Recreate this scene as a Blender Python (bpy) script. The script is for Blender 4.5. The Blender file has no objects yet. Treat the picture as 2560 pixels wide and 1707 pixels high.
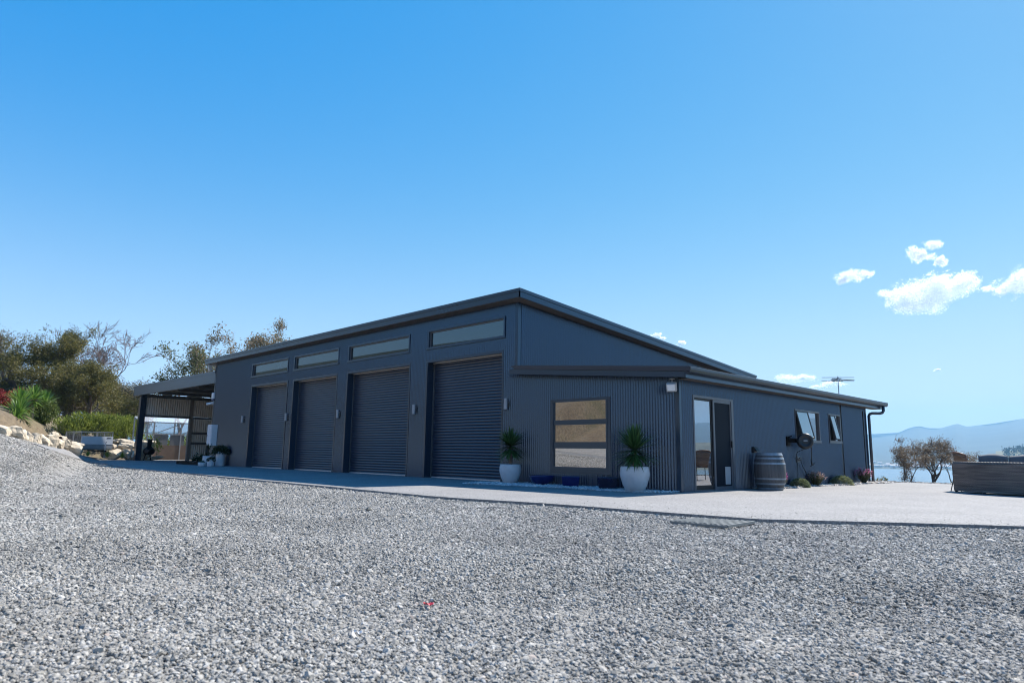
import bpy, math, random
import numpy as np
from mathutils import Vector, Matrix, Euler

R = math.radians
PI = math.pi
scene = bpy.context.scene
COL = scene.collection

# ------------------------------------------------------------------ camera
CAM = np.array([8.3212, -13.3735, 0.7598])
YAW, PIT, ROL, FPX = -0.7978, 0.1631, 0.0148, 1699.3
_fw = np.array([math.sin(YAW)*math.cos(PIT), math.cos(YAW)*math.cos(PIT), math.sin(PIT)])
_rt0 = np.array([math.cos(YAW), -math.sin(YAW), 0.0])
_up0 = np.cross(_rt0, _fw)
_rt = _rt0*math.cos(ROL) + _up0*math.sin(ROL)
_up = _up0*math.cos(ROL) - _rt0*math.sin(ROL)
cd = bpy.data.cameras.new("camera")
cam = bpy.data.objects.new("camera", cd)
COL.objects.link(cam)
mw = Matrix.Identity(4)
for k in range(3):
    mw[k][0] = _rt[k]; mw[k][1] = _up[k]; mw[k][2] = -_fw[k]; mw[k][3] = CAM[k]
cam.matrix_world = mw
cd.sensor_width = 36.0
cd.lens = 36.0*FPX/2560.0
cd.dof.use_dof = True
cd.dof.focus_distance = 16.0
cd.dof.aperture_fstop = 3.2
cd.clip_start = 0.05
cd.clip_end = 40000.0
scene.camera = cam

# ------------------------------------------------------------------ light
SUN_EL, SUN_AZ = R(48.5), R(4.0)          # azimuth from +Y towards +X
sun_dir = Vector((math.sin(SUN_AZ)*math.cos(SUN_EL), math.cos(SUN_AZ)*math.cos(SUN_EL), math.sin(SUN_EL)))
sd = bpy.data.lights.new("sun", 'SUN')
sd.energy = 5.0
sd.angle = R(0.53)
sd.color = (1.0, 0.945, 0.88)
sun = bpy.data.objects.new("sun", sd)
sun.rotation_euler = sun_dir.to_track_quat('Z', 'Y').to_euler()
COL.objects.link(sun)

world = bpy.data.worlds.new("World")
scene.world = world
world.use_nodes = True
wn = world.node_tree
bg = wn.nodes['Background']
sky = wn.nodes.new('ShaderNodeTexSky')
sky.sky_type = 'NISHITA'
sky.sun_disc = False
sky.sun_elevation = SUN_EL
sky.sun_rotation = SUN_AZ
sky.altitude = 60.0
sky.air_density = 1.0
sky.dust_density = 0.2
sky.ozone_density = 3.0
# colour of the air: deep azure aloft, pale near the horizon
def wmath(op, a, b=None):
    m_ = wn.nodes.new('ShaderNodeMath'); m_.operation = op
    for k_, v_ in enumerate((a, b)):
        if v_ is None: continue
        if isinstance(v_, (int, float)): m_.inputs[k_].default_value = v_
        else: wn.links.new(v_, m_.inputs[k_])
    return m_.outputs[0]
wtc = wn.nodes.new('ShaderNodeTexCoord'); wsp = wn.nodes.new('ShaderNodeSeparateXYZ'); wn.links.new(wtc.outputs['Generated'], wsp.inputs[0])
w_ = wmath('EXPONENT', wmath('MULTIPLY', wmath('POWER', wmath('MULTIPLY', wmath('MAXIMUM', wsp.outputs['Z'], 0.0), 1/.1736), 1.5), -1.0))
iw = wmath('SUBTRACT', 1.0, w_)
sep = wn.nodes.new('ShaderNodeSeparateColor'); cmb = wn.nodes.new('ShaderNodeCombineColor')
wn.links.new(sky.outputs[0], sep.inputs[0])
EXPO = .136
for ch, (raw0, p, H, A) in enumerate(((1.48, 1.0, .72, .115), (2.41, .75, .82, .335), (4.54, .2, .97, .80))):
    a = wmath('POWER', wmath('MULTIPLY', sep.outputs[ch], 1/raw0), p) if ch else wmath('MAXIMUM', wmath('SUBTRACT', sep.outputs[0], 1.1), 0.0)
    o = wmath('ADD', wmath('MULTIPLY', wmath('MULTIPLY', a, iw), A/EXPO), wmath('MULTIPLY', w_, H/EXPO))
    wn.links.new(o, cmb.inputs[ch])
wn.links.new(cmb.outputs[0], bg.inputs['Color'])
bg.inputs['Strength'].default_value = 0.068

scene.view_settings.view_transform = 'Standard'
scene.view_settings.look = 'None'
scene.view_settings.gamma = 1.0
scene.view_settings.exposure = 1.0
scene.view_settings.use_curve_mapping = False
scene.cycles.max_bounces = 10
scene.cycles.diffuse_bounces = 8
scene.cycles.glossy_bounces = 3
scene.cycles.transparent_max_bounces = 8
scene.cycles.volume_bounces = 1
scene.cycles.use_denoising = True
scene.cycles.filter_width = 1.1

# ------------------------------------------------------------------ survey helpers (photo pixel -> point on a real plane)
def ray(u, v):
    d = _fw*FPX + _rt*(u-1280.0) - _up*(v-853.5)
    return d/np.linalg.norm(d)
def hit(u, v, ax, val):
    d = ray(u, v); t = (val-CAM[ax])/d[ax]
    return CAM + t*d
def at(u, v, dist):
    d = ray(u, v)
    return CAM + d*dist/math.hypot(d[0], d[1])

# ------------------------------------------------------------------ mesh helpers
class MB:
    def __init__(s):
        s.V = []; s.F = []; s.n = 0
    def add(s, v, f):
        v = np.asarray(v, float).reshape(-1, 3)
        s.V.append(v)
        if isinstance(f, np.ndarray):
            s.F.append(f + s.n)
        else:
            by = {}
            for q in f: by.setdefault(len(q), []).append(q)
            for k, q in by.items(): s.F.append(np.array(q, int) + s.n)
        s.n += len(v)
        return s
    def box(s, p0, p1, rz=0.0, about=None):
        x0, y0, z0 = p0; x1, y1, z1 = p1
        v = np.array([(x0,y0,z0),(x1,y0,z0),(x1,y1,z0),(x0,y1,z0),(x0,y0,z1),(x1,y0,z1),(x1,y1,z1),(x0,y1,z1)], float)
        if rz:
            c = np.array(about if about is not None else ((x0+x1)/2, (y0+y1)/2))
            a = math.cos(rz); b = math.sin(rz)
            d = v[:, :2]-c
            v[:, 0] = c[0]+d[:, 0]*a-d[:, 1]*b
            v[:, 1] = c[1]+d[:, 0]*b+d[:, 1]*a
        return s.add(v, [(0,3,2,1),(4,5,6,7),(0,1,5,4),(1,2,6,5),(2,3,7,6),(3,0,4,7)])
    def hexa(s, b, t):
        return s.add(list(b)+list(t), [(0,3,2,1),(4,5,6,7),(0,1,5,4),(1,2,6,5),(2,3,7,6),(3,0,4,7)])
    def bar(s, a, b, w, h=None, upv=(0,0,1)):
        a = np.array(a, float); b = np.array(b, float); h = h or w
        d = b-a; d /= np.linalg.norm(d)
        x = np.cross(d, upv)
        if np.linalg.norm(x) < 1e-4: x = np.cross(d, (1,0,0))
        x /= np.linalg.norm(x); y = np.cross(x, d)
        o = [(-1,-1),(1,-1),(1,1),(-1,1)]
        return s.hexa([a+x*w/2*i+y*h/2*j for i,j in o], [b+x*w/2*i+y*h/2*j for i,j in o])
    def tube(s, path, rad, n=8, cap=True):
        P = np.asarray(path, float); m = len(P)
        rad = np.full(m, rad, float) if np.isscalar(rad) else np.asarray(rad, float)
        T = np.gradient(P, axis=0)
        T /= np.linalg.norm(T, axis=1)[:, None]+1e-12
        ref = np.array([0,0,1.0]) if abs(T[0][2]) < .9 else np.array([1.0,0,0])
        x = np.cross(T[0], ref); x /= np.linalg.norm(x)
        ang = np.arange(n)*2*PI/n
        V = []
        for i in range(m):
            x = x-T[i]*np.dot(x, T[i]); x /= np.linalg.norm(x)+1e-12
            y = np.cross(T[i], x)
            V.append(P[i]+rad[i]*(np.cos(ang)[:, None]*x+np.sin(ang)[:, None]*y))
        F = []
        for i in range(m-1):
            for k in range(n):
                F.append((i*n+k, i*n+(k+1) % n, (i+1)*n+(k+1) % n, (i+1)*n+k))
        if cap:
            F.append(tuple(range(n))[::-1]); F.append(tuple((m-1)*n+k for k in range(n)))
        return s.add(np.concatenate(V), F)
    def lathe(s, prof, n=32, c=(0,0,0), cap0=True, cap1=True, axis=None):
        prof = np.asarray(prof, float); m = len(prof)
        a = np.arange(n)*2*PI/n
        V = np.zeros((m, n, 3))
        V[:, :, 0] = prof[:, 0:1]*np.cos(a); V[:, :, 1] = prof[:, 0:1]*np.sin(a); V[:, :, 2] = prof[:, 1:2]
        V = V.reshape(-1, 3)
        if axis is not None:
            q = np.array(Vector(axis).to_track_quat('Z', 'Y').to_matrix())
            V = V @ q.T
        F = [(i*n+k, i*n+(k+1) % n, (i+1)*n+(k+1) % n, (i+1)*n+k) for i in range(m-1) for k in range(n)]
        if cap0: F.append(tuple(range(n))[::-1])
        if cap1: F.append(tuple((m-1)*n+k for k in range(n)))
        return s.add(V+np.array(c, float), F)
    def build(s, name, mat, parent=None, smooth=False, origin=None, bevel=0.0):
        V = np.concatenate(s.V)
        if parent is not None:
            o = np.zeros(3); p = parent
            while p is not None:
                o = o+np.array(p.location); p = p.parent
        else:
            o = np.array(origin, float) if origin is not None else np.zeros(3)
        V = V-o
        me = bpy.data.meshes.new(name)
        me.vertices.add(len(V)); me.vertices.foreach_set('co', V.ravel())
        idx = np.concatenate([f.ravel() for f in s.F])
        tot = np.concatenate([np.full(len(f), f.shape[1]) for f in s.F])
        me.loops.add(len(idx)); me.loops.foreach_set('vertex_index', idx.astype(np.int32))
        me.polygons.add(len(tot))
        st = np.concatenate([[0], np.cumsum(tot)[:-1]]).astype(np.int32)
        me.polygons.foreach_set('loop_start', st)
        me.polygons.foreach_set('use_smooth', np.full(len(tot), bool(smooth)))
        me.update(calc_edges=True); me.validate()
        ob = bpy.data.objects.new(name, me)
        if mat is not None: me.materials.append(mat)
        COL.objects.link(ob)
        if parent is not None: ob.parent = parent
        else: ob.location = o
        if smooth == 'auto':
            pass
        if bevel:
            b = ob.modifiers.new('bevel', 'BEVEL'); b.width = bevel; b.segments = 2; b.limit_method = 'ANGLE'
        return ob

def tag(o, label, cat, group=None):
    o['label'] = label; o['category'] = cat
    if group: o['group'] = group
    return o
def thing(name, loc, label, cat, group=None):
    o = bpy.data.objects.new(name, None); o.location = loc; o.empty_display_size = .2
    COL.objects.link(o)
    return tag(o, label, cat, group)
def kind(o, k): o['kind'] = k; return o
def kids(o): return [c for c in bpy.data.objects if c.parent is o]
def dup(src, loc, rz=0.0, label=None, scale=None):
    r = src.copy(); COL.objects.link(r); r.location = loc; r.rotation_euler = (0,0,rz)
    if scale: r.scale = (scale,)*3 if np.isscalar(scale) else scale
    if label: r['label'] = label
    for ch in kids(src):
        c = ch.copy(); COL.objects.link(c); c.parent = r
        for g in kids(ch):
            d = g.copy(); COL.objects.link(d); d.parent = c
    return r

# ------------------------------------------------------------------ materials
def new_mat(name):
    m = bpy.data.materials.new(name); m.use_nodes = True
    nt = m.node_tree
    return m, nt, nt.nodes['Principled BSDF']
def noise(nt, scale, detail=4.0, rough=.6, vec=None):
    n = nt.nodes.new('ShaderNodeTexNoise'); n.inputs['Scale'].default_value = scale
    n.inputs['Detail'].default_value = detail; n.inputs['Roughness'].default_value = rough
    if vec is None:
        g = nt.nodes.new('ShaderNodeNewGeometry'); vec = g.outputs['Position']
    nt.links.new(vec, n.inputs['Vector'])
    return n
def ramp(nt, fac, stops):
    r = nt.nodes.new('ShaderNodeValToRGB')
    e = r.color_ramp.elements
    while len(e) > len(stops): e.remove(e[-1])
    while len(e) < len(stops): e.new(1.0)
    for el, (p, c) in zip(e, stops):
        el.position = p; el.color = (*c, 1.0)
    nt.links.new(fac, r.inputs[0])
    return r
def sc(c, k): return tuple(min(1.0, x*k) for x in c)
def M(name, col, rough=.6, var=.15, scale=6.0, spec=.5, metal=0.0, bump=0.0, bscale=60.0, local=False):
    m, nt, b = new_mat(name)
    vec = None
    if local:
        t = nt.nodes.new('ShaderNodeTexCoord'); vec = t.outputs['Object']
    n = noise(nt, scale, 5.0, .6, vec)
    r = ramp(nt, n.outputs['Fac'], [(.3, sc(col, 1-var)), (.7, sc(col, 1+var))])
    nt.links.new(r.outputs[0], b.inputs['Base Color'])
    b.inputs['Roughness'].default_value = rough
    b.inputs['Specular IOR Level'].default_value = spec
    b.inputs['Metallic'].default_value = metal
    if bump:
        n2 = noise(nt, bscale, 6.0, .65, vec)
        bp = nt.nodes.new('ShaderNodeBump'); bp.inputs['Strength'].default_value = 1.0
        bp.inputs['Distance'].default_value = bump
        nt.links.new(n2.outputs['Fac'], bp.inputs['Height'])
        nt.links.new(bp.outputs[0], b.inputs['Normal'])
    return m
def leafmat(name, c0, c1, c2=None, trans=.35, rough=.55):
    m, nt, b = new_mat(name)
    g = nt.nodes.new('ShaderNodeNewGeometry')
    n = noise(nt, .9, 2.0)
    a = nt.nodes.new('ShaderNodeMath'); a.operation = 'MULTIPLY_ADD'
    a.inputs[1].default_value = .55
    nt.links.new(g.outputs['Random Per Island'], a.inputs[0])
    a2 = nt.nodes.new('ShaderNodeMath'); a2.operation = 'MULTIPLY'; a2.inputs[1].default_value = .45
    nt.links.new(n.outputs['Fac'], a2.inputs[0]); nt.links.new(a2.outputs[0], a.inputs[2])
    st = [(.15, c0), (.6, c1)] + ([(.85, c2)] if c2 else [])
    r = ramp(nt, a.outputs[0], st)
    nt.links.new(r.outputs[0], b.inputs['Base Color'])
    b.inputs['Roughness'].default_value = rough
    b.inputs['Specular IOR Level'].default_value = .3
    t = nt.nodes.new('ShaderNodeBsdfTranslucent'); nt.links.new(r.outputs[0], t.inputs['Color'])
    mx = nt.nodes.new('ShaderNodeMixShader'); mx.inputs[0].default_value = trans
    nt.links.new(b.outputs[0], mx.inputs[1]); nt.links.new(t.outputs[0], mx.inputs[2])
    nt.links.new(mx.outputs[0], nt.nodes['Material Output'].inputs['Surface'])
    return m
def glassmat(name, refl, tint, base):
    m, nt, b = new_mat(name)
    b.inputs['Base Color'].default_value = (*base, 1); b.inputs['Roughness'].default_value = .3; b.inputs['Specular IOR Level'].default_value = .08
    g = nt.nodes.new('ShaderNodeBsdfGlossy'); g.inputs['Roughness'].default_value = .0
    g.inputs['Color'].default_value = (*tint, 1)
    mx = nt.nodes.new('ShaderNodeMixShader'); mx.inputs[0].default_value = refl
    nt.links.new(b.outputs[0], mx.inputs[1]); nt.links.new(g.outputs[0], mx.inputs[2])
    nt.links.new(mx.outputs[0], nt.nodes['Material Output'].inputs['Surface'])
    return m

CHAR = (0.006, 0.017, 0.047)
mt_clad = M('charcoal_cladding', CHAR, .27, .10, 1.2, .8)
mt_trim = M('charcoal_trim', (0.010, 0.020, 0.040), .28, .08, 2.0, .8)
def lustre(m, ior=1.66, tint=(.56, .78, 1.0)):       # bluish metallic paint sheen
    b = m.node_tree.nodes['Principled BSDF']; b.inputs['IOR'].default_value = ior; b.inputs['Specular IOR Level'].default_value = 1.0; b.inputs['Specular Tint'].default_value = (*tint, 1)
lustre(mt_clad); lustre(mt_trim, 1.55)
mt_gut = M('dark_gutter', (0.016, 0.026, 0.044), .26, .08, 2.0, .7)
mt_door = M('roller_door_steel', (0.020, 0.028, 0.050), .30, .10, 1.5, .8)
mt_soffit = M('soffit_warm_bounce', (0.10, 0.085, 0.075), .7, .1, 2.0)  # wall paint, with the warm bounce off the ground put into its colour
mt_roof = M('roof_steel', (0.05, 0.055, 0.065), .4, .1, 1.0)
mt_alu = M('brushed_aluminium', (0.55, 0.56, 0.58), .35, .1, 10, .5, .6)
mt_black = M('black_plastic', (0.012, 0.012, 0.014), .45, .2, 20)
mt_blk2 = M('black_iron', (0.007, 0.007, 0.007), .7, .3, 20, .15)
mt_white = M('white_paint', (0.72, 0.73, 0.74), .45, .05, 8)
mt_greylight = M('grey_lamp_metal', (0.30, 0.32, 0.35), .35, .08, 10, .5, .3)
mt_glass = glassmat('window_glass', .42, (.95, .96, 1.0), (.012, .014, .018))
mt_glass_hi = glassmat('high_window_glass', .16, (.75, .92, 1.0), (.012, .013, .014))
mt_screen = M('security_screen', (0.006, 0.010, 0.018), .6, .1, 40, .15)
mt_frame = M('window_frame_grey', (0.11, 0.115, 0.13), .35, .06, 5)
mt_galv = M('galvanised_cladding', (.55, .51, .46), .45, .15, 2.0, .5, .0)
mt_steel = M('dark_steel', (0.075, 0.08, 0.085), .5, .15, 4)

# ------------------------------------------------------------------ ground heights
def sst(a, b, x):
    t = np.clip((x-a)/(b-a), 0, 1); return t*t*(3-2*t)
def h_gravel(x, y):
    """level yard; the drive climbs to the left, the ground falls away behind the paving, a hill rises across the yard"""
    x = np.asarray(x, float); y = np.asarray(y, float)
    p = (x-8.32)*-.241+(y+13.37)*-.970
    al = (x-8.32)*-.970+(y+13.37)*.241
    p = np.clip(p, 0, 4.2)
    up = .34*p*sst(9.0, 33.0, al)*sst(.5, 2.0, p)
    back = -0.035*np.maximum(0, y-15.0) - 0.05*np.maximum(0, y-50.0)
    hill = .40*np.maximum(0, -y-17.5-.25*np.maximum(0, x+5))
    hill = 31*(1-np.exp(-hill/31))
    return -0.08+up+back+hill
GARDEN = np.array([(-20.0,-12.6), (-27.4,-8.7), (-32.1,-6.4), (-37.0,-3.9), (-38.0,-4.7), (-42.0,-5.4), (-45.4,-3.6), (-45.2,-0.4), (-45.0,2.4), (-70.0,6.0), (-160.0,20.0), (-160.0,-60.0), (-20.0,-60.0)])
def inside(x, y, P):
    x = np.asarray(x, float); y = np.asarray(y, float)
    c = np.zeros(x.shape, bool); j = len(P)-1
    for i in range(len(P)):
        xi, yi = P[i]; xj, yj = P[j]
        with np.errstate(divide='ignore', invalid='ignore'):
            c ^= ((yi > y) != (yj > y)) & (x < (xj-xi)*(y-yi)/(yj-yi+1e-12)+xi)
        j = i
    return c
def edge_dist(x, y, P, k0, k1):
    x = np.asarray(x, float); y = np.asarray(y, float)
    best = np.full(x.shape, 1e9)
    for i in range(k0, k1):
        a = P[i]; b = P[i+1]; d = b-a
        t = np.clip(((x-a[0])*d[0]+(y-a[1])*d[1])/np.dot(d, d), 0, 1)
        best = np.minimum(best, np.hypot(x-a[0]-t*d[0], y-a[1]-t*d[1]))
    return best
def height(x, y):
    x = np.asarray(x, float); y = np.asarray(y, float)
    g = h_gravel(x, y)
    ins = inside(x, y, GARDEN)
    d = edge_dist(x, y, GARDEN, 0, 9)
    add = sst(0.0, .5, d)*.72 + np.minimum(d, 3.0)*.30 + np.clip(d-3, 0, 70)*.055
    return np.where(ins, g+add, g)
def hz(x, y): return float(height(np.array([x]), np.array([y]))[0])
def ground_hit(u, v, dmax=70.0, fn=h_gravel):
    d = ray(u, v); hlen = math.hypot(d[0], d[1])
    ts = np.linspace(1.0, dmax, 4000)/hlen
    P = CAM+ts[:, None]*d
    below = P[:, 2] < fn(P[:, 0], P[:, 1])
    if not below.any(): return P[-1]
    return P[np.argmax(below)]

# ------------------------------------------------------------------ ground, gravel, paving
def dirt_mat():
    m, nt, b = new_mat('dry_ground')
    n = noise(nt, .25, 6); n2 = noise(nt, 6.0, 5)
    r = ramp(nt, n.outputs['Fac'], [(.35, (.10,.072,.045)), (.55, (.155,.118,.072)), (.7, (.085,.078,.038))])
    r2 = ramp(nt, n2.outputs['Fac'], [(.3, (.62,.62,.62)), (.7, (1.2,1.2,1.2))])
    mx = nt.nodes.new('ShaderNodeMix'); mx.data_type = 'RGBA'; mx.blend_type = 'MULTIPLY'; mx.inputs[0].default_value = 1
    nt.links.new(r.outputs[0], mx.inputs[6]); nt.links.new(r2.outputs[0], mx.inputs[7])
    # scrub covers the upper slopes
    g = nt.nodes.new('ShaderNodeNewGeometry'); sp = nt.nodes.new('ShaderNodeSeparateXYZ'); nt.links.new(g.outputs['Position'], sp.inputs[0])
    n4 = noise(nt, .05, 5); ad = nt.nodes.new('ShaderNodeMath'); ad.operation = 'MULTIPLY_ADD'; ad.inputs[1].default_value = 14.0; nt.links.new(n4.outputs['Fac'], ad.inputs[0]); nt.links.new(sp.outputs['Z'], ad.inputs[2])
    mr = nt.nodes.new('ShaderNodeMapRange'); mr.inputs[1].default_value = 14.0; mr.inputs[2].default_value = 20.0; nt.links.new(ad.outputs[0], mr.inputs[0])
    n5 = noise(nt, .35, 6, .7); r5 = ramp(nt, n5.outputs['Fac'], [(.35, (.012,.016,.008)), (.65, (.05,.05,.022))])
    mx3 = nt.nodes.new('ShaderNodeMix'); mx3.data_type = 'RGBA'
    nt.links.new(mr.outputs[0], mx3.inputs[0]); nt.links.new(mx.outputs[2], mx3.inputs[6]); nt.links.new(r5.outputs[0], mx3.inputs[7])
    nt.links.new(mx3.outputs[2], b.inputs['Base Color']); b.inputs['Roughness'].default_value = .95
    bp = nt.nodes.new('ShaderNodeBump'); bp.inputs['Distance'].default_value = .06
    nt.links.new(n2.outputs['Fac'], bp.inputs['Height']); nt.links.new(bp.outputs[0], b.inputs['Normal'])
    return m
def gravel_mat():
    m, nt, b = new_mat('grey_gravel')
    v = nt.nodes.new('ShaderNodeTexVoronoi'); v.inputs['Scale'].default_value = 34.0
    g = nt.nodes.new('ShaderNodeNewGeometry'); nt.links.new(g.outputs['Position'], v.inputs['Vector'])
    n = noise(nt, 14.0, 6, .75)
    r = ramp(nt, v.outputs['Color'], [(.0, (.125,.12,.108)), (.5, (.268,.256,.232)), (1.0, (.40,.385,.352))])
    r2 = ramp(nt, n.outputs['Fac'], [(.38, (.38,.38,.40)), (.50, (.95,.95,.95)), (.66, (1.25,1.25,1.25))])
    mx = nt.nodes.new('ShaderNodeMix'); mx.data_type = 'RGBA'; mx.blend_type = 'MULTIPLY'; mx.inputs[0].default_value = 1
    nt.links.new(r.outputs[0], mx.inputs[6]); nt.links.new(r2.outputs[0], mx.inputs[7])
    nt.links.new(mx.outputs[2], b.inputs['Base Color']); b.inputs['Roughness'].default_value = .9
    ad = nt.nodes.new('ShaderNodeMath'); ad.operation = 'SUBTRACT'
    nt.links.new(n.outputs['Fac'], ad.inputs[0]); nt.links.new(v.outputs['Distance'], ad.inputs[1])
    bp = nt.nodes.new('ShaderNodeBump'); bp.inputs['Distance'].default_value = .02; bp.inputs['Strength'].default_value = .9
    nt.links.new(ad.outputs[0], bp.inputs['Height']); nt.links.new(bp.outputs[0], b.inputs['Normal'])
    return m
def pad_mat():
    m, nt, b = new_mat('exposed_aggregate_concrete')
    v = nt.nodes.new('ShaderNodeTexVoronoi'); v.inputs['Scale'].default_value = 60.0
    g = nt.nodes.new('ShaderNodeNewGeometry'); nt.links.new(g.outputs['Position'], v.inputs['Vector'])
    n = noise(nt, .7, 4); n2 = noise(nt, 24.0, 5, .7)
    r = ramp(nt, v.outputs['Color'], [(.0, (.13,.128,.125)), (.5, (.232,.229,.225)), (1.0, (.33,.326,.32))])
    r2 = ramp(nt, n.outputs['Fac'], [(.3, (.84,.84,.85)), (.7, (1.08,1.07,1.06))])
    r3 = ramp(nt, n2.outputs['Fac'], [(.34, (.72,.72,.73)), (.55, (1,1,1)), (.75, (1.15,1.15,1.15))])
    mx = nt.nodes.new('ShaderNodeMix'); mx.data_type = 'RGBA'; mx.blend_type = 'MULTIPLY'; mx.inputs[0].default_value = 1
    mx2 = nt.nodes.new('ShaderNodeMix'); mx2.data_type = 'RGBA'; mx2.blend_type = 'MULTIPLY'; mx2.inputs[0].default_value = 1
    nt.links.new(r.outputs[0], mx.inputs[6]); nt.links.new(r2.outputs[0], mx.inputs[7])
    nt.links.new(mx.outputs[2], mx2.inputs[6]); nt.links.new(r3.outputs[0], mx2.inputs[7])
    nt.links.new(mx2.outputs[2], b.inputs['Base Color']); b.inputs['Roughness'].default_value = .85
    bp = nt.nodes.new('ShaderNodeBump'); bp.inputs['Distance'].default_value = .006
    nt.links.new(n2.outputs['Fac'], bp.inputs['Height']); nt.links.new(bp.outputs[0], b.inputs['Normal'])
    return m
mt_dirt = dirt_mat(); mt_gravel = gravel_mat(); mt_pad = pad_mat()

def grid(xs, ys, zf, mask=None):
    X, Y = np.meshgrid(xs, ys, indexing='ij')
    Z = zf(X, Y)
    V = np.stack([X, Y, Z], -1).reshape(-1, 3)
    ny = len(ys)
    I, J = np.meshgrid(np.arange(len(xs)-1), np.arange(ny-1), indexing='ij')
    a = (I*ny+J).ravel()
    F = np.stack([a, a+ny, a+ny+1, a+1], -1)
    if mask is not None:
        cx = (X[:-1, :-1]+X[1:, 1:])/2; cy = (Y[:-1, :-1]+Y[1:, 1:])/2
        F = F[mask(cx, cy).ravel()]
    return V, F

WATER_Z = -35.0
def zground(X, Y):
    z = height(X, Y)-.06
    far = -0.25*np.maximum(0, Y-90)
    rx = -0.12*np.maximum(0, X-40)
    return np.maximum(z+far+rx, WATER_Z-8)
xs = np.concatenate([np.arange(-420, -60, 12), np.arange(-60, 30, .6), np.arange(30, 420, 12)])
ys = np.concatenate([np.arange(-260, -40, 10), np.arange(-40, 30, .6), np.arange(30, 420, 10)])
mb = MB(); V, F = grid(xs, ys, zground); mb.add(V, F)
kind(mb.build('ground', mt_dirt, smooth=True), 'structure')

def gmask(x, y):
    d = edge_dist(x, y, GARDEN, 0, 9); ins = inside(x, y, GARDEN)
    return (~ins | (d < .35)) & (y < 2.0)
xs = np.arange(-46, 30.01, .5); ys = np.arange(-18.0, 2.01, .5)
mb = MB(); V, F = grid(xs, ys, lambda X, Y: h_gravel(X, Y), gmask); mb.add(V, F)
kind(mb.build('gravel_driveway', mt_gravel, smooth=True), 'structure')

# paving slab: its front edge runs along the gravel, its back edge under the shed and out to the lookout
front_px = [(2560,1325.5), (2330,1318), (2100,1312), (1905,1307), (1846,1303), (1640,1287), (1500,1276), (1360,1265), (1160,1252.5), (1087,1247), (960,1235), (830,1222), (700,1209.5), (561,1196), (455,1184.5), (338,1175), (306,1170), (255,1160), (204,1150), (150,1134), (123,1126), (84,1111)]
back_xy = [(15,11.0), (11,11.6), (8,12.2), (6,12.6), (4.6,12.9), (2.4,13.1), (.6,13.2), (-3,1), (-5,1), (-7,1), (-9,1), (-12,1), (-16,1), (-20,1.5), (-26,2), (-33,3), (-36,4), (-42,4), (-43.5,2), (-44,-3), (-36.9,-3.6), None]
fr = [ground_hit(u, v) for u, v in front_px]
fr = [np.array((16.0, 1.2, 0))]+fr
bk = [(16.0, 11)]+back_xy
mb = MB(); rows = []; NB = 26
FRONT = []
fr2 = []; bk2 = []
for i in range(len(fr)-1):
    b0 = bk[i]; b1 = bk[i+1] if bk[i+1] is not None else (fr[-1][0]-.35, fr[-1][1]+.15)
    for k in range(4):
        t = k/4
        fr2.append(fr[i][:2]*(1-t)+fr[i+1][:2]*t); bk2.append(np.array(b0)*(1-t)+np.array(b1)*t)
fr2.append(fr[-1][:2]); bk2.append(np.array((fr[-1][0]-.35, fr[-1][1]+.15)))
jr = np.random.default_rng(5)
V = []
for f, b in zip(fr2, bk2):
    f = f+jr.normal(0, .012, 2)
    for k in range(NB+1):
        t = (k/NB)**1.6
        p = f*(1-t)+b*t
        z = float(h_gravel(p[0], p[1]))+.05-.004*0
        V.append((p[0], p[1], z))
    V.append((f[0], f[1], float(h_gravel(f[0], f[1]))-.12))
W = NB+2; F = []
for i in range(len(fr2)-1):
    for k in range(NB): F.append((i*W+k, (i+1)*W+k, (i+1)*W+k+1, i*W+k+1))
    F.append((i*W+NB+1, (i+1)*W+NB+1, (i+1)*W, i*W))
mb.add(V, F)
kind(mb.build('concrete_paving', mt_pad), 'structure')
PADZ = float(h_gravel(0, 0))+.05

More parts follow.
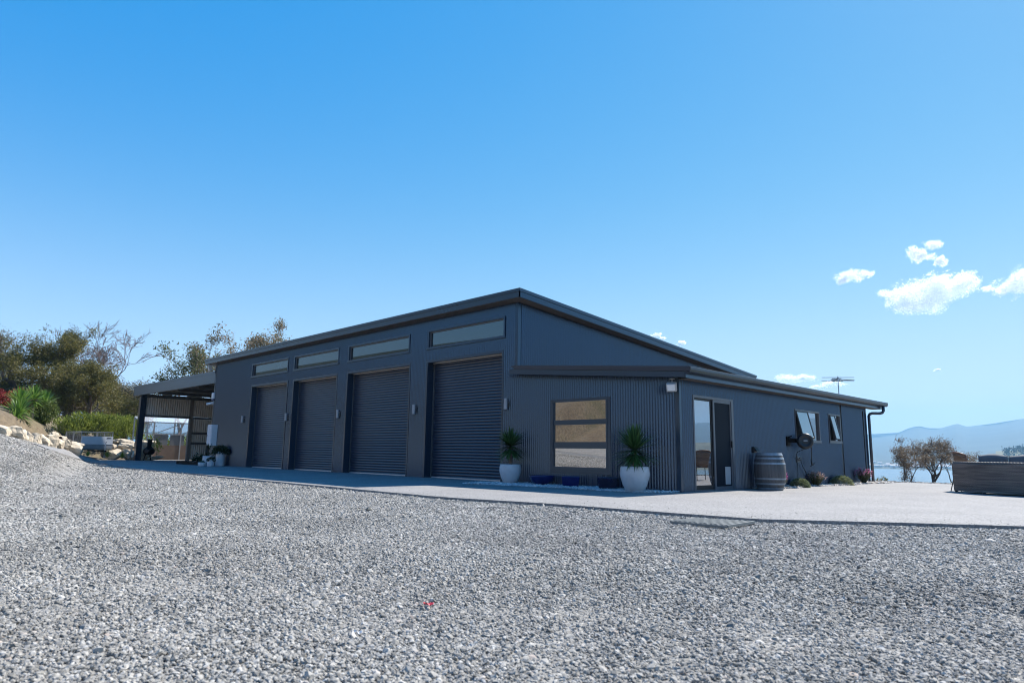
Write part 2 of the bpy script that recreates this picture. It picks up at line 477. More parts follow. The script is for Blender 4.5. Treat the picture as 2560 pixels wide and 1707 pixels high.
# ------------------------------------------------------------------ scattered stones (geometry nodes on a cloud of points)
def stone_tree(mat, seed):
    ng = bpy.data.node_groups.new('scattered_stones', 'GeometryNodeTree')
    ng.interface.new_socket('Geometry', in_out='INPUT', socket_type='NodeSocketGeometry')
    ng.interface.new_socket('Geometry', in_out='OUTPUT', socket_type='NodeSocketGeometry')
    N = ng.nodes.new; L = ng.links.new
    gi = N('NodeGroupInput'); go = N('NodeGroupOutput')
    j = N('GeometryNodeJoinGeometry')
    for k in range(3):
        ico = N('GeometryNodeMeshIcoSphere'); ico.inputs['Radius'].default_value = 1.0; ico.inputs['Subdivisions'].default_value = 1
        nt_ = N('ShaderNodeTexNoise'); nt_.inputs['Scale'].default_value = 1.3; nt_.noise_dimensions = '4D'; nt_.inputs['W'].default_value = seed+k*7.3
        sub = N('ShaderNodeVectorMath'); sub.operation = 'SUBTRACT'; sub.inputs[1].default_value = (.5, .5, .5)
        scl = N('ShaderNodeVectorMath'); scl.operation = 'SCALE'; scl.inputs['Scale'].default_value = 1.5
        sp = N('GeometryNodeSetPosition')
        L(nt_.outputs['Color'], sub.inputs[0]); L(sub.outputs[0], scl.inputs[0]); L(scl.outputs[0], sp.inputs['Offset'])
        L(ico.outputs['Mesh'], sp.inputs['Geometry'])
        g2i = N('GeometryNodeGeometryToInstance'); L(sp.outputs[0], g2i.inputs[0]); L(g2i.outputs[0], j.inputs[0])
    iop = N('GeometryNodeInstanceOnPoints'); iop.inputs['Pick Instance'].default_value = True
    ar = N('GeometryNodeInputNamedAttribute'); ar.data_type = 'FLOAT_VECTOR'; ar.inputs[0].default_value = 'rot'
    asx = N('GeometryNodeInputNamedAttribute'); asx.data_type = 'FLOAT_VECTOR'; asx.inputs[0].default_value = 'scl'
    e2r = N('FunctionNodeEulerToRotation')
    L(ar.outputs['Attribute'], e2r.inputs[0]); L(e2r.outputs[0], iop.inputs['Rotation']); L(asx.outputs['Attribute'], iop.inputs['Scale'])
    L(gi.outputs[0], iop.inputs['Points']); L(j.outputs[0], iop.inputs['Instance'])
    sm = N('GeometryNodeSetMaterial'); sm.inputs['Material'].default_value = mat
    L(iop.outputs[0], sm.inputs[0]); L(sm.outputs[0], go.inputs[0])
    return ng
def scatter(name, P, rad, mat, seed=1, flat=.5):
    rg = np.random.default_rng(seed)
    n = len(P)
    me = bpy.data.meshes.new(name)
    me.vertices.add(n); me.vertices.foreach_set('co', np.asarray(P, float).ravel())
    a = me.attributes.new('rot', 'FLOAT_VECTOR', 'POINT')
    rot = np.stack([rg.normal(0, .45, n), rg.normal(0, .45, n), rg.uniform(0, 6.28, n)], -1)
    a.data.foreach_set('vector', rot.ravel())
    s = np.stack([rad*rg.uniform(.8, 1.35, n), rad*rg.uniform(.65, 1.05, n), rad*rg.uniform(flat-.15, flat+.2, n)], -1)
    a = me.attributes.new('scl', 'FLOAT_VECTOR', 'POINT'); a.data.foreach_set('vector', s.ravel())
    me.materials.append(mat)
    ob = bpy.data.objects.new(name, me); COL.objects.link(ob)
    md = ob.modifiers.new('stones', 'NODES'); md.node_group = stone_tree(mat, seed)
    return kind(ob, 'stuff')
def stonemat(name, stops, rough=.85):
    m, nt, b = new_mat(name)
    oi = nt.nodes.new('ShaderNodeObjectInfo')
    r = ramp(nt, oi.outputs['Random'], stops)
    n = noise(nt, 90.0, 3)
    r2 = ramp(nt, n.outputs['Fac'], [(.3, (.8,.8,.8)), (.7, (1.15,1.15,1.15))])
    mx = nt.nodes.new('ShaderNodeMix'); mx.data_type = 'RGBA'; mx.blend_type = 'MULTIPLY'; mx.inputs[0].default_value = 1
    nt.links.new(r.outputs[0], mx.inputs[6]); nt.links.new(r2.outputs[0], mx.inputs[7])
    n3 = noise(nt, .55, 4, .6); r3 = ramp(nt, n3.outputs['Fac'], [(.33, (.80,.80,.80)), (.62, (1.08,1.08,1.08))])
    mx2 = nt.nodes.new('ShaderNodeMix'); mx2.data_type = 'RGBA'; mx2.blend_type = 'MULTIPLY'; mx2.inputs[0].default_value = 1
    nt.links.new(mx.outputs[2], mx2.inputs[6]); nt.links.new(r3.outputs[0], mx2.inputs[7])
    nt.links.new(mx2.outputs[2], b.inputs['Base Color']); b.inputs['Roughness'].default_value = rough
    return m
mt_stone = stonemat('crushed_bluestone', [(0, (.15,.143,.128)), (.4, (.255,.243,.219)), (.8, (.335,.319,.289)), (.97, (.43,.415,.385)), (1, (.34,.28,.235))])
mt_pebble = stonemat('white_pebbles', [(0, (.30,.31,.33)), (.5, (.55,.56,.57)), (1, (.72,.72,.70))], .6)
mt_pebble2 = stonemat('tan_pebbles', [(0, (.30,.26,.22)), (.5, (.50,.45,.39)), (1, (.66,.62,.57))], .7)

rg = np.random.default_rng(11)
def wob(x, y):
    return (np.sin(x*5.1+1.7*np.sin(y*3.3))*np.cos(y*4.7+1.3*np.sin(x*2.9))*.55+np.sin(x*11.3+y*7.7)*.25+np.sin(x*1.3-y*2.1)*.4)
pts = []; rads = []
yawc = -YAW
for (r0, r1, dens, rad) in ((1.3, 4.5, 7600, .0083), (4.5, 9.0, 4600, .0097), (9.0, 15.0, 2200, .0130), (15.0, 26.0, 760, .0175), (26.0, 42.0, 260, .025)):
    A = R(88)*.5*(r1*r1-r0*r0)
    n = int(dens*A)
    r_ = np.sqrt(rg.uniform(r0*r0, r1*r1, n))*rg.uniform(.93, 1.10, n); a_ = YAW+rg.uniform(-R(44), R(44), n)
    x = CAM[0]+r_*np.sin(a_); y = CAM[1]+r_*np.cos(a_)
    z = h_gravel(x, y)
    w = wob(x, y)
    rr = rad*np.exp(rg.normal(0, .36, n))
    zz = z+w*.006+rg.uniform(-.004, .007, n)
    pts.append(np.stack([x, y, zz], -1)); rads.append(rr)
pts = np.concatenate(pts); rads = np.concatenate(rads)
fl = np.array([p[:2] for p in fr2])
pad_poly = np.concatenate([fl, np.array(bk2)[::-1]])
keep = ~inside(pts[:, 0], pts[:, 1], pad_poly) & ~inside(pts[:, 0], pts[:, 1], GARDEN)
kp = pts[keep]; kr = rads[keep]
# stones kicked up on to the paving edge
n = 1100; i = rg.integers(0, len(fl)-1, n); t = rg.uniform(0, 1, (n, 1)); q = fl[i]*(1-t)+fl[i+1]*t; q = q+(np.array(bk2)[i]-q)*np.minimum(1, rg.exponential(.035, (n, 1)))
kp = np.concatenate([kp, np.stack([q[:, 0], q[:, 1], h_gravel(q[:, 0], q[:, 1])+.055], -1)]); kr = np.concatenate([kr, rg.uniform(.003, .007, n)])
scatter('gravel', kp, kr, mt_stone, 3)

# ------------------------------------------------------------------ metal shed
PITCH = .0762
def corr(mb, axis, a0, a1, z0, z1, plane, sign, amp=.014, pitch=PITCH, seg=8):
    """vertical corrugated sheet; axis 'x' -> runs along x at y=plane, outward normal sign*y"""
    step = pitch/seg
    k0 = math.ceil(a0/step+1e-6); k1 = math.floor(a1/step-1e-6)
    a = np.concatenate([[a0], np.arange(k0, k1+1)*step, [a1]])
    off = plane+sign*amp*np.sin(2*PI*a/pitch)
    zb = np.array([z0(t) if callable(z0) else z0 for t in a]); zt = np.array([z1(t) if callable(z1) else z1 for t in a])
    n = len(a)
    if axis == 'x':
        B = np.stack([a, off, zb], -1); T = np.stack([a, off, zt], -1)
    else:
        B = np.stack([off, a, zb], -1); T = np.stack([off, a, zt], -1)
    i = np.arange(n-1)
    if (axis == 'x') == (sign < 0): F = np.stack([i, i+1, n+i+1, n+i], -1)
    else: F = np.stack([i+1, i, n+i, n+i+1], -1)
    mb.add(np.concatenate([B, T]), F)

BASE = -0.05
RIB = .018
XL, XM, XR, DEP = -27.06, -5.165, 0.0, 11.84
RS = -0.0855                                   # main roof slope per metre of depth
def main_under(y): return 5.045+RS*(y+.35)
LS = -0.0846
def lean_top(x): return 2.686+LS*(x-.49)
shed = thing('metal_shed', (-13.5, 5.9, BASE), 'long charcoal corrugated steel shed with four roller doors and side wing', 'shed')

doors = [(-22.55,-19.08), (-18.46,-15.0), (-14.17,-10.28), (-9.27,-5.77)]
hiw = [(-22.70,-19.08), (-18.55,-14.90), (-14.22,-10.30), (-9.31,-5.66)]
DT, WB, WT = 3.62, 4.08, 4.69
fwin = (-3.82, -1.985, .385, 2.14)
mb = MB()
cuts = sorted(set([XL, XM, 0.0]+[q for d in doors for q in d]+[q for d in hiw for q in d]+[fwin[0], fwin[1]]))
for a, b in zip(cuts[:-1], cuts[1:]):
    if b-a < 1e-4: continue
    c = (a+b)/2
    top = (lambda t: lean_top(t)-.13) if c > XM else main_under(0)
    holes = []
    if any(d[0] < c < d[1] for d in doors): holes.append((BASE-.2, DT))
    if any(d[0] < c < d[1] for d in hiw): holes.append((WB, WT))
    if fwin[0] < c < fwin[1]: holes.append((fwin[2], fwin[3]))
    z = BASE
    for h0, h1 in sorted(holes):
        if h0 > z: corr(mb, 'x', a, b, z, h0, 0.0, -1)
        z = h1
    corr(mb, 'x', a, b, z, top, 0.0, -1)
mb.build('front_wall', mt_clad, shed)
mb = MB()
sld = (.55, 2.44, BASE, 2.16); w1 = (6.06, 7.80, 1.25, 2.135); w2 = (8.52, 9.46, 1.27, 2.13)
for a, b in ((0, sld[0]), (sld[1], w1[0]), (w1[1], w2[0]), (w2[1], 9.53), (9.62, DEP)):
    corr(mb, 'y', a, b, BASE, 2.50, 0.0, 1, RIB)
corr(mb, 'y', sld[0], sld[1], sld[3], 2.50, 0.0, 1, RIB)
for w in (w1, w2):
    corr(mb, 'y', w[0], w[1], BASE, w[2], 0.0, 1, RIB); corr(mb, 'y', w[0], w[1], w[3], 2.50, 0.0, 1, RIB)
mb.build('side_wall', mt_clad, shed)
mb = MB(); corr(mb, 'y', 0.0, 13.3, 3.0, lambda y: main_under(y), XM, 1, RIB); mb.build('gable_wall', mt_clad, shed)
mb = MB(); corr(mb, 'x', XL, 0.0, BASE, 2.5, 11.84, 1, .009, .0762, 3); corr(mb, 'x', XL, XM, 2.5, main_under(13.3), 11.86, 1, .009, .0762, 3)
mb.build('rear_wall', mt_clad, shed)
mb = MB(); corr(mb, 'y', 0.0, DEP, BASE, lambda y: main_under(y), XL, -1, .009, .0762, 3); mb.build('end_wall', mt_clad, shed)
# corner trims
mb = MB()
mb.box((-.075, -.017, BASE), (.016, -.011, 2.55)); mb.box((.011, -.0165, BASE), (.030, .075, 2.47)); mb.build('corner_trim', mt_trim, shed)
mb = MB(); mb.box((XM-.07, -.017, 3.2), (XM+.016, -.0112, main_under(0)-.01)); mb.box((XM+.0112, -.0165, 3.0), (XM+.030, .10, main_under(0)-.01)); mb.build('corner_trim', mt_trim, shed)
mb = MB(); mb.box((XL-.016, -.017, BASE), (XL+.07, -.0112, main_under(0)-.01)); mb.build('corner_trim', mt_trim, shed)
mb = MB(); mb.box((.011, DEP-.10, BASE), (.030, DEP+.01, 2.47)); mb.build('corner_trim', mt_trim, shed)
mb = MB(); mb.box((-.02, 9.53, BASE), (.006, 9.62, 2.50)); mb.build('control_joint', mt_black, shed)
mb = MB(); mb.box((.012, DEP-.32, .22), (.04, DEP-.27, 2.36)); mb.build('control_joint', mt_black, shed)

# main roof
X0, X1, Y0, Y1 = -27.72, -4.753, -.35, 13.66
def slab(mb, x0, x1, y0, y1, zt, th):
    b = [(x0,y0,zt(x0,y0)-th), (x1,y0,zt(x1,y0)-th), (x1,y1,zt(x1,y1)-th), (x0,y1,zt(x0,y1)-th)]
    t = [(x0,y0,zt(x0,y0)), (x1,y0,zt(x1,y0)), (x1,y1,zt(x1,y1)), (x0,y1,zt(x0,y1))]
    mb.hexa(b, t)
mtop = lambda x, y: 5.29+RS*(y+.35)
mb = MB(); slab(mb, X0+.02, X1-.02, Y0+.02, Y1-.02, mtop, .05); roof = mb.build('roof', mt_roof, shed)
mb = MB(); slab(mb, X0+.03, X1-.03, Y0+.03, -.02, lambda x, y: main_under(y)+.03, .02)
slab(mb, XM+.03, X1-.03, .02, Y1-.03, lambda x, y: main_under(y)+.03, .02); slab(mb, X0+.03, XL-.02, .02, Y1-.03, lambda x, y: main_under(y)+.03, .02)
mb.build('soffit', mt_soffit, shed)
mb = MB(); mb.box((X0, Y0, 5.06), (X1, Y0+.03, 5.235))
mb.box((X0-.01, Y0-.025, 5.225), (X1+.01, Y0+.06, 5.312)); mb.build('fascia', mt_gut, shed)
for x, s in ((X1, 1), (X0, -1)):
    mb = MB()
    a = np.array([(0, 5.06), (0, 5.235)])
    mb.hexa([(x-.03, Y0, 5.062), (x+.0, Y0, 5.062), (x+.0, Y1, 5.062+RS*14.01), (x-.03, Y1, 5.062+RS*14.01)],
            [(x-.03, Y0, 5.234), (x+.0, Y0, 5.234), (x+.0, Y1, 5.234+RS*14.01), (x-.03, Y1, 5.234+RS*14.01)])
    mb.hexa([(x-.06, Y0-.02, 5.226), (x+.024, Y0-.02, 5.226), (x+.024, Y1+.02, 5.226+RS*14.03), (x-.06, Y1+.02, 5.226+RS*14.03)],
            [(x-.06, Y0-.02, 5.314), (x+.024, Y0-.02, 5.314), (x+.024, Y1+.02, 5.314+RS*14.03), (x-.06, Y1+.02, 5.314+RS*14.03)])
    mb.build('barge_board', mt_trim, shed)

# side wing roof, fascias, gutter, downpipe
mb = MB(); slab(mb, XM+.02, .46, -.28, 12.5, lambda x, y: lean_top(x), .03); mb.build('wing_roof', mt_roof, shed)
mb = MB()
def slopebar(mb, xa, xb, y0, y1, t0, t1):
    mb.hexa([(xa,y0,lean_top(xa)+t0), (xb,y0,lean_top(xb)+t0), (xb,y1,lean_top(xb)+t0), (xa,y1,lean_top(xa)+t0)],
            [(xa,y0,lean_top(xa)+t1), (xb,y0,lean_top(xb)+t1), (xb,y1,lean_top(xb)+t1), (xa,y1,lean_top(xa)+t1)])
slopebar(mb, -5.16, .375, -.30, -.27, -.23, -.10)
mb.build('fascia', mt_trim, shed)
mb = MB(); slopebar(mb, -4.98, .50, -.325, -.24, -.095, .012); mb.build('roof_capping', mt_gut, shed)
mb = MB(); slopebar(mb, -5.1, .35, -.269, -.012, -.21, -.19); slab(mb, .02, .35, -.0, 12.5, lambda x, y: 2.478, .012); mb.build('soffit', mt_soffit, shed)
mb = MB(); mb.box((.36, -.30, 2.455), (.385, 12.53, 2.60)); mb.build('fascia', mt_trim, shed)
mb = MB()
prof = [(.39, 2.69), (.39, 2.575), (.42, 2.552), (.475, 2.548), (.515, 2.575), (.528, 2.63), (.530, 2.685), (.520, 2.690), (.512, 2.64), (.475, 2.565), (.40, 2.60), (.402, 2.69)]
n = len(prof); V = [(x, -.33, z) for x, z in prof]+[(x, 12.58, z) for x, z in prof]
mb.add(V, [(i, (i+1) % n, n+(i+1) % n, n+i) for i in range(n)]+[tuple(range(n))[::-1], tuple(range(n, 2*n))]); mb.build('gutter', mt_gut, shed)
mb = MB()
mb.tube([(.46, 12.28, 2.56), (.46, 12.28, 2.40), (.43, 12.24, 2.33), (.36, 12.20, 2.31), (.17, 12.02, 2.31), (.11, 11.97, 2.28), (.085, 11.94, 2.22), (.085, 11.93, 1.2), (.085, 11.93, BASE)], .048, 14)
mb.build('downpipe', mt_gut, shed, smooth=True)

# roller doors
for (a, b) in doors:
    mb = MB()
    zz = np.arange(BASE+.06, DT+.06, .09/6); yy = .26+.018*np.abs(np.sin(PI*(zz-BASE)/.09))**.7*-1
    n = len(zz); V = [(a+.03, y, z) for y, z in zip(yy, zz)]+[(b-.03, y, z) for y, z in zip(yy, zz)]
    i = np.arange(n-1); mb.add(V, np.stack([i, n+i, n+i+1, i+1], -1))
    rd = mb.build('roller_door', mt_door, shed)
    mb = MB()
    mb.box((a-.075, -.022, BASE), (a, .24, DT)); mb.box((b, -.022, BASE), (b+.075, .24, DT)); mb.box((a-.075, -.024, DT), (b+.075, .24, DT+.08))
    mb.build('door_frame', mt_trim, rd)
    mb = MB(); mb.box((a+.001, .22, BASE), (a+.06, .246, DT-.002)); mb.build('guide_rail', mt_steel, rd)
    mb = MB(); mb.box((b-.06, .22, BASE), (b-.001, .246, DT-.002)); mb.build('guide_rail', mt_steel, rd)
    mb = MB(); mb.box((a+.06, .225, BASE+.005), (b-.06, .26, BASE+.055)); mb.build('bottom_rail', mt_alu, rd)
    mb = MB(); mb.box((a+.06, .15, DT-.025), (b-.06, .20, DT-.002)); mb.build('head_strip', mt_alu, rd)
    mb = MB(); mb.box((a+.05, -.02, BASE-.004), (b-.05, .22, BASE+.012)); mb.build('threshold', mt_alu, rd)
# clerestory windows
for (a, b) in hiw:
    f = MB()
    f.box((a-.0, -.028, WB), (a+.06, .09, WT)); f.box((b-.06, -.028, WB), (b, .09, WT)); f.box((a+.06, -.028, WT-.055), (b-.06, .09, WT)); f.box((a-.03, -.045, WB-.03), (b+.03, .09, WB+.04))
    w = f.build('high_window', mt_trim, shed)
    g = MB(); g.box((a+.06, .06, WB+.04), (b-.06, .075, WT-.055)); g.build('pane', mt_glass_hi, w)
    g = MB(); g.box((a+.061, .03, WB+.041), (a+.10, .059, WT-.056)); g.box((b-.10, .03, WB+.041), (b-.061, .059, WT-.056)); g.box((a+.10, .03, WT-.09), (b-.10, .059, WT-.056)); g.build('frame', mt_frame, w)
# three-pane front window
a, b, z0, z1 = fwin
f = MB()
f.box((a, -.03, z0), (a+.05, .08, z1)); f.box((b-.05, -.03, z0), (b, .08, z1)); f.box((a+.05, -.03, z1-.04), (b-.05, .08, z1)); f.box((a+.05, -.03, z0), (b-.05, .08, z0+.06))
f.box((a-.05, -.022, z0-.10), (b+.09, -.010, z0)); f.box((b, -.022, z0), (b+.09, -.010, z1)); f.box((a-.05, -.022, z0), (a, -.010, z1)); f.box((a-.05, -.022, z1), (b+.09, -.010, z1+.03))
w = f.build('front_window', mt_trim, shed)
g = MB(); g.box((a+.05, -.012, .908), (b-.05, .06, 1.072)); g.box((a+.05, -.012, 1.508), (b-.05, .06, 1.632)); g.build('mullion', mt_trim, w)
zz = [z0+.06, .908, 1.072, 1.508, 1.632, z1-.04]
for k in (0, 2, 4):
    g = MB(); g.box((a+.05, .02, zz[k]), (b-.05, .035, zz[k+1])); g.build('pane', mt_glass, w)
# sliding door in the side wall
a, b, z0, z1 = sld
f = MB()
f.box((-.06, a, z0), (.040, a+.055, z1)); f.box((-.06, b-.10, z0), (.040, b, z1)); f.box((-.06, a+.055, z1-.06), (.040, b-.10, z1)); f.box((-.06, a+.055, z0), (.03, b-.10, z0+.05))
w = f.build('sliding_door', mt_frame, shed)
g = MB()
for (c, d, x0, x1) in ((a+.055, 1.41, -.045, -.01),):
    g.box((x0, c, z0+.05), (x1, c+.02, z1-.06)); g.box((x0, d, z0+.05), (x1, d+.055, z1-.06)); g.box((x0, c+.02, z1-.11), (x1, d, z1-.06)); g.box((x0, c+.02, z0+.05), (x1, d, z0+.15))
g.build('sash', mt_black, w)
g = MB(); g.box((-.03, a+.075, z0+.15), (-.022, 1.41, z1-.11)); g.build('pane', mt_glass, w)
g = MB(); c, d = 1.475, b-.10
g.box((-.004, c, z0+.05), (.022, c+.07, z1-.06)); g.box((-.004, d-.05, z0+.05), (.022, d, z1-.06)); g.box((-.004, c+.07, z1-.12), (.022, d-.05, z1-.06)); g.box((-.004, c+.07, z0+.05), (.022, d-.05, z0+.11))
g.build('screen_frame', mt_frame, w)
g = MB(); g.box((.0, c+.07, z0+.11), (.006, d-.05, z1-.12)); g.build('screen', mt_screen, w)
g = MB(); g.box((.008, 1.98, .10), (.020, 2.235, .52)); g.build('pet_flap', M('flap_plastic', (.34, .36, .38), .35, .05), w, bevel=.02)
g = MB(); g.box((.023, d-.06, .98), (.06, d+.0, 1.14)); g.build('handle', mt_black, w, bevel=.008)
g = MB(); g.box((-.02, .56, BASE-.01), (.09, 2.43, BASE+.012)); g.build('threshold', mt_frame, w)
# awning windows
for (y0, y1, z0, z1), ang in ((w1, 13.0), (w2, 12.0)):
    f = MB(); ym = (y0+y1)/2
    f.box((-.06, y0, z0), (.034, y0+.045, z1)); f.box((-.06, y1-.045, z0), (.034, y1, z1)); f.box((-.06, y0+.045, z1-.045), (.034, y1-.045, z1)); f.box((-.06, y0-.03, z0-.05), (.05, y1+.03, z0+.03)); f.box((-.06, ym-.025, z0+.03), (.030, ym+.025, z1-.045))
    w = f.build('awning_window', mt_frame, shed)
    g = MB(); g.box((-.03, ym+.025, z0+.03), (-.022, y1-.045, z1-.045)); g.build('pane', mt_glass, w)
    g = MB(); g.box((-.055, y0+.045, z0+.03), (-.05, ym-.025, z1-.045)); g.build('insect_screen', mt_screen, w)
    # hinged sash, opens outward at the foot
    H = z1-z0-.09; s_ = MB(); p_ = MB()
    ca, sa = math.cos(R(ang)), math.sin(R(ang))
    def pt(y, t, o): return (.026+sa*t+ca*o, y, z1-.05-ca*t+sa*o)
    def brd(m_, ya, yb, t0, t1, o0, o1):
        m_.hexa([pt(ya, t1, o0), pt(yb, t1, o0), pt(yb, t1, o1), pt(ya, t1, o1)], [pt(ya, t0, o0), pt(yb, t0, o0), pt(yb, t0, o1), pt(ya, t0, o1)])
    ya, yb = y0+.045, ym-.02
    brd(s_, ya, ya+.03, 0, H, 0, .03); brd(s_, yb-.035, yb, 0, H, 0, .03); brd(s_, ya+.03, yb-.035, 0, .03, 0, .03); brd(s_, ya+.03, yb-.035, H-.03, H, 0, .03)
    s_.build('sash', mt_steel, w)
    brd(p_, ya+.03, yb-.035, .03, H-.03, .012, .018); p_.build('pane', mt_glass, w)

# carport against the left end
CX, CY = -40.0, 6.2
cp = MB()
cp.box((-40.65, -.02, 4.085), (-27.10, .16, 4.60)); cp.box((-40.66, -.04, 4.60), (-27.10, .2, 4.712))
carport = cp.build('carport', mt_trim, shed)
g = MB(); g.box((-39.98, .17, BASE), (-39.62, .50, 4.2)); g.build('post', mt_gut, carport)
g = MB(); g.box((-39.92, 3.30, BASE), (-39.70, 3.50, 4.2)); g.build('post', M('weathered_post', (.20, .18, .16), .7), carport)
g = MB(); g.box((-39.92, 6.3, BASE), (-39.70, 6.5, 4.2)); g.build('post', mt_steel, carport)
ct = lambda x, y: 4.66-.03*(y)
g = MB(); slab(g, -40.6, -27.12, .2, 6.6, ct, .02); g.build('carport_roof', M('underside_sheet', (.55, .55, .50), .6), carport)
for y in (1.7, 3.3, 4.9):
    g = MB(); g.box((-40.4, y-.06, 4.22-.03*y), (-27.15, y+.06, 4.60-.03*y)); g.build('purlin', mt_steel, carport)
for x in (-36.5, -33.2, -30.0):
    g = MB(); g.box((x-.08, .21, 4.02), (x+.08, 6.5, 4.20)); g.build('rafter', mt_steel, carport)
g = MB(); corr(g, 'y', .50, 6.5, 2.87, 4.12, -39.78, 1, .024, .14); corr(g, 'y', 3.5, 6.5, .02, 2.72, -39.78, 1, .024, .14); g.build('cladding', mt_galv, carport)
g = MB(); corr(g, 'x', -39.7, XL, BASE, 4.3, 6.5, -1, .012, .10, 4); g.build('cladding', mt_galv, carport)
g = MB()
for z in (2.72, 1.72, 1.05): g.box((-39.75, 3.5, z), (-39.66, 6.3, z+.14))
g.box((-39.76, .5, 2.74), (-39.66, 3.3, 2.88)); g.box((-39.76, .5, 4.0), (-39.6, 6.3, 4.2))
g.build('rail', mt_steel, carport)
g = MB(); g.box((-39.74, 4.55, BASE), (-39.69, 5.6, 2.05)); g.build('door', mt_frame, carport)

# ------------------------------------------------------------------ fittings on the shed
def wall_light():
    e = thing('wall_light', (0, 0, 0), '', 'wall light', 'up and down lights along the shed front')
    g = MB(); g.lathe([(.055, -.155), (.058, -.15), (.058, .15), (.055, .155)], 20, (0, -.12, 0)); g.build('lamp_shade', mt_greylight, e, smooth=False)
    g = MB(); g.box((-.045, -.03, -.08), (.045, -.010, .08)); g.box((-.018, -.075, -.025), (.018, -.03, .025)); g.build('bracket', mt_steel, e)
    return e
wl = wall_light()
spots = [(-23.13, 'grey tube wall light at the left of the farthest roller door'), (-18.77, 'grey tube wall light between the first and second roller doors from the left'), (-14.60, 'grey tube wall light between the two middle roller doors'), (-9.80, 'grey tube wall light left of the nearest and largest-looking roller door'), (-5.48, 'grey tube wall light between the nearest roller door and potted yucca')]
for i, (x, lab) in enumerate(spots):
    if i == 0: wl.location = (x, 0, 2.14); wl['label'] = lab
    else: dup(wl, (x, 0, 2.13), 0, lab)
def floodlight(loc, rz, label, s=1.0):
    e = thing('floodlight', (0, 0, 0), label, 'floodlight', 'floodlights under the roof corners')
    g = MB(); g.hexa([(-.11,-.04,-.13), (.11,-.04,-.13), (.11,.05,-.09), (-.11,.05,-.09)], [(-.11,-.10,.04), (.11,-.10,.04), (.11,.0,.10), (-.11,.0,.10)]); g.build('lamp_body', M('floodlight_body', (.42, .42, .41), .4), e, bevel=.01)
    g = MB(); g.hexa([(-.085,-.054,-.10), (.085,-.054,-.10), (.085,-.046,-.10), (-.085,-.046,-.10)], [(-.085,-.100,.025), (.085,-.100,.025), (.085,-.092,.025), (-.085,-.092,.025)]); g.build('lens', mt_white, e)
    g = MB(); g.bar((0, .0, .05), (0, .06, .17), .03); g.box((-.05, .03, .16), (.05, .09, .18)); g.build('bracket', mt_greylight, e)
    e.location = loc; e.rotation_euler = (0, 0, rz); e.scale = (s,)*3
    return e
floodlight((-.06, -.16, 2.30), R(20), 'white floodlight under the near corner of the side wing eave')
floodlight((-27.45, -.15, 4.90), R(-10), 'grey floodlight under the far left corner of the main roof', 1.5)
e = thing('alarm_siren', (-26.98, -.06, 3.42), 'white alarm siren box high on the far left wall corner', 'alarm box')
g = MB(); g.box((-27.12, -.12, 3.27), (-26.88, -.02, 3.58)); g.build('case', mt_white, e, bevel=.03)
g = MB(); g.box((-27.10, -.115, 3.20), (-26.90, -.03, 3.269)); g.build('strobe', M('blue_lens', (.03, .06, .16), .3), e)
e = thing('security_camera', (-27.0, -.1, 3.05), 'small white security camera pair below the alarm box', 'camera')
g = MB(); g.box((-27.10, -.10, 3.0), (-27.0, -.018, 3.14)); g.build('mount', mt_white, e, bevel=.01)
for dx in (-.30, -.12):
    g = MB(); g.tube([(-27.05+dx, -.22, 3.0), (-27.05+dx*.5, -.10, 3.06)], [.065, .05], 12); g.build('lens_housing', mt_white, e)
e = thing('meter_box', (-26.35, -.12, .95), 'tall white electricity meter box above the white pots', 'meter box')
g = MB(); g.box((-26.75, -.30, .92), (-26.2, -.018, 1.95)); g.build('case', mt_white, e, bevel=.012)
g = MB(); g.box((-26.72, -.318, .95), (-26.23, -.302, 1.92)); d_ = g.build('door', M('meter_door', (.62, .63, .65), .45), e)
g = MB(); g.box((-26.70, -.335, 1.38), (-26.66, -.319, 1.46)); g.build('handle', mt_black, d_)
e = thing('power_outlet', (.05, 3.45, .94), 'black weatherproof power outlet on the side wall above the barrel', 'power outlet')
g = MB(); g.box((.012, 3.36, .87), (.09, 3.54, 1.02)); g.build('case', mt_black, e, bevel=.015)
g = MB(); g.hexa([(.09,3.37,.93), (.16,3.37,.90), (.16,3.53,.90), (.09,3.53,.93)], [(.09,3.37,1.0), (.15,3.37,.93), (.15,3.53,.93), (.09,3.53,1.0)]); g.build('cover', mt_black, e)

# hose reel
rc = np.array((.46, 5.62, 1.21)); ax = np.array((.48, -.86, .08)); ax /= np.linalg.norm(ax)
e = thing('hose_reel', (.0, 5.6, 1.2), 'black swivel hose reel hanging from the side wall beside the window', 'hose reel')
g = MB(); g.lathe([(.06, -.13), (.17, -.125), (.205, -.10), (.215, -.05), (.215, .05), (.205, .10), (.17, .125), (.13, .118), (.12, .105), (.075, .112), (.03, .115)], 40, rc, True, True, ax)
cs = g.build('case', M('reel_plastic', (.016, .018, .020), .4, .1, 10), e, smooth=True)
g = MB(); q = Vector(ax).to_track_quat('Z', 'Y').to_matrix()
cc = rc+ax*.122; xa = np.cross((0, 0, 1), ax); xa /= np.linalg.norm(xa); ya = np.cross(ax, xa)
g.hexa([cc-xa*.05-ya*.018, cc+xa*.05-ya*.018, cc+xa*.05+ya*.018, cc-xa*.05+ya*.018], [p+ax*.004 for p in (cc-xa*.05-ya*.018, cc+xa*.05-ya*.018, cc+xa*.05+ya*.018, cc-xa*.05+ya*.018)])
g.build('badge', M('pale_badge', (.30, .31, .32), .5), cs)
g = MB(); g.box((.012, 5.42, 1.08), (.05, 5.62, 1.34)); g.bar((.04, 5.52, 1.24), rc-ax*.02, .07, .12); g.bar((.03, 5.50, 1.30), (.16, 5.50, 1.36), .03); g.build('bracket', mt_blk2, e)
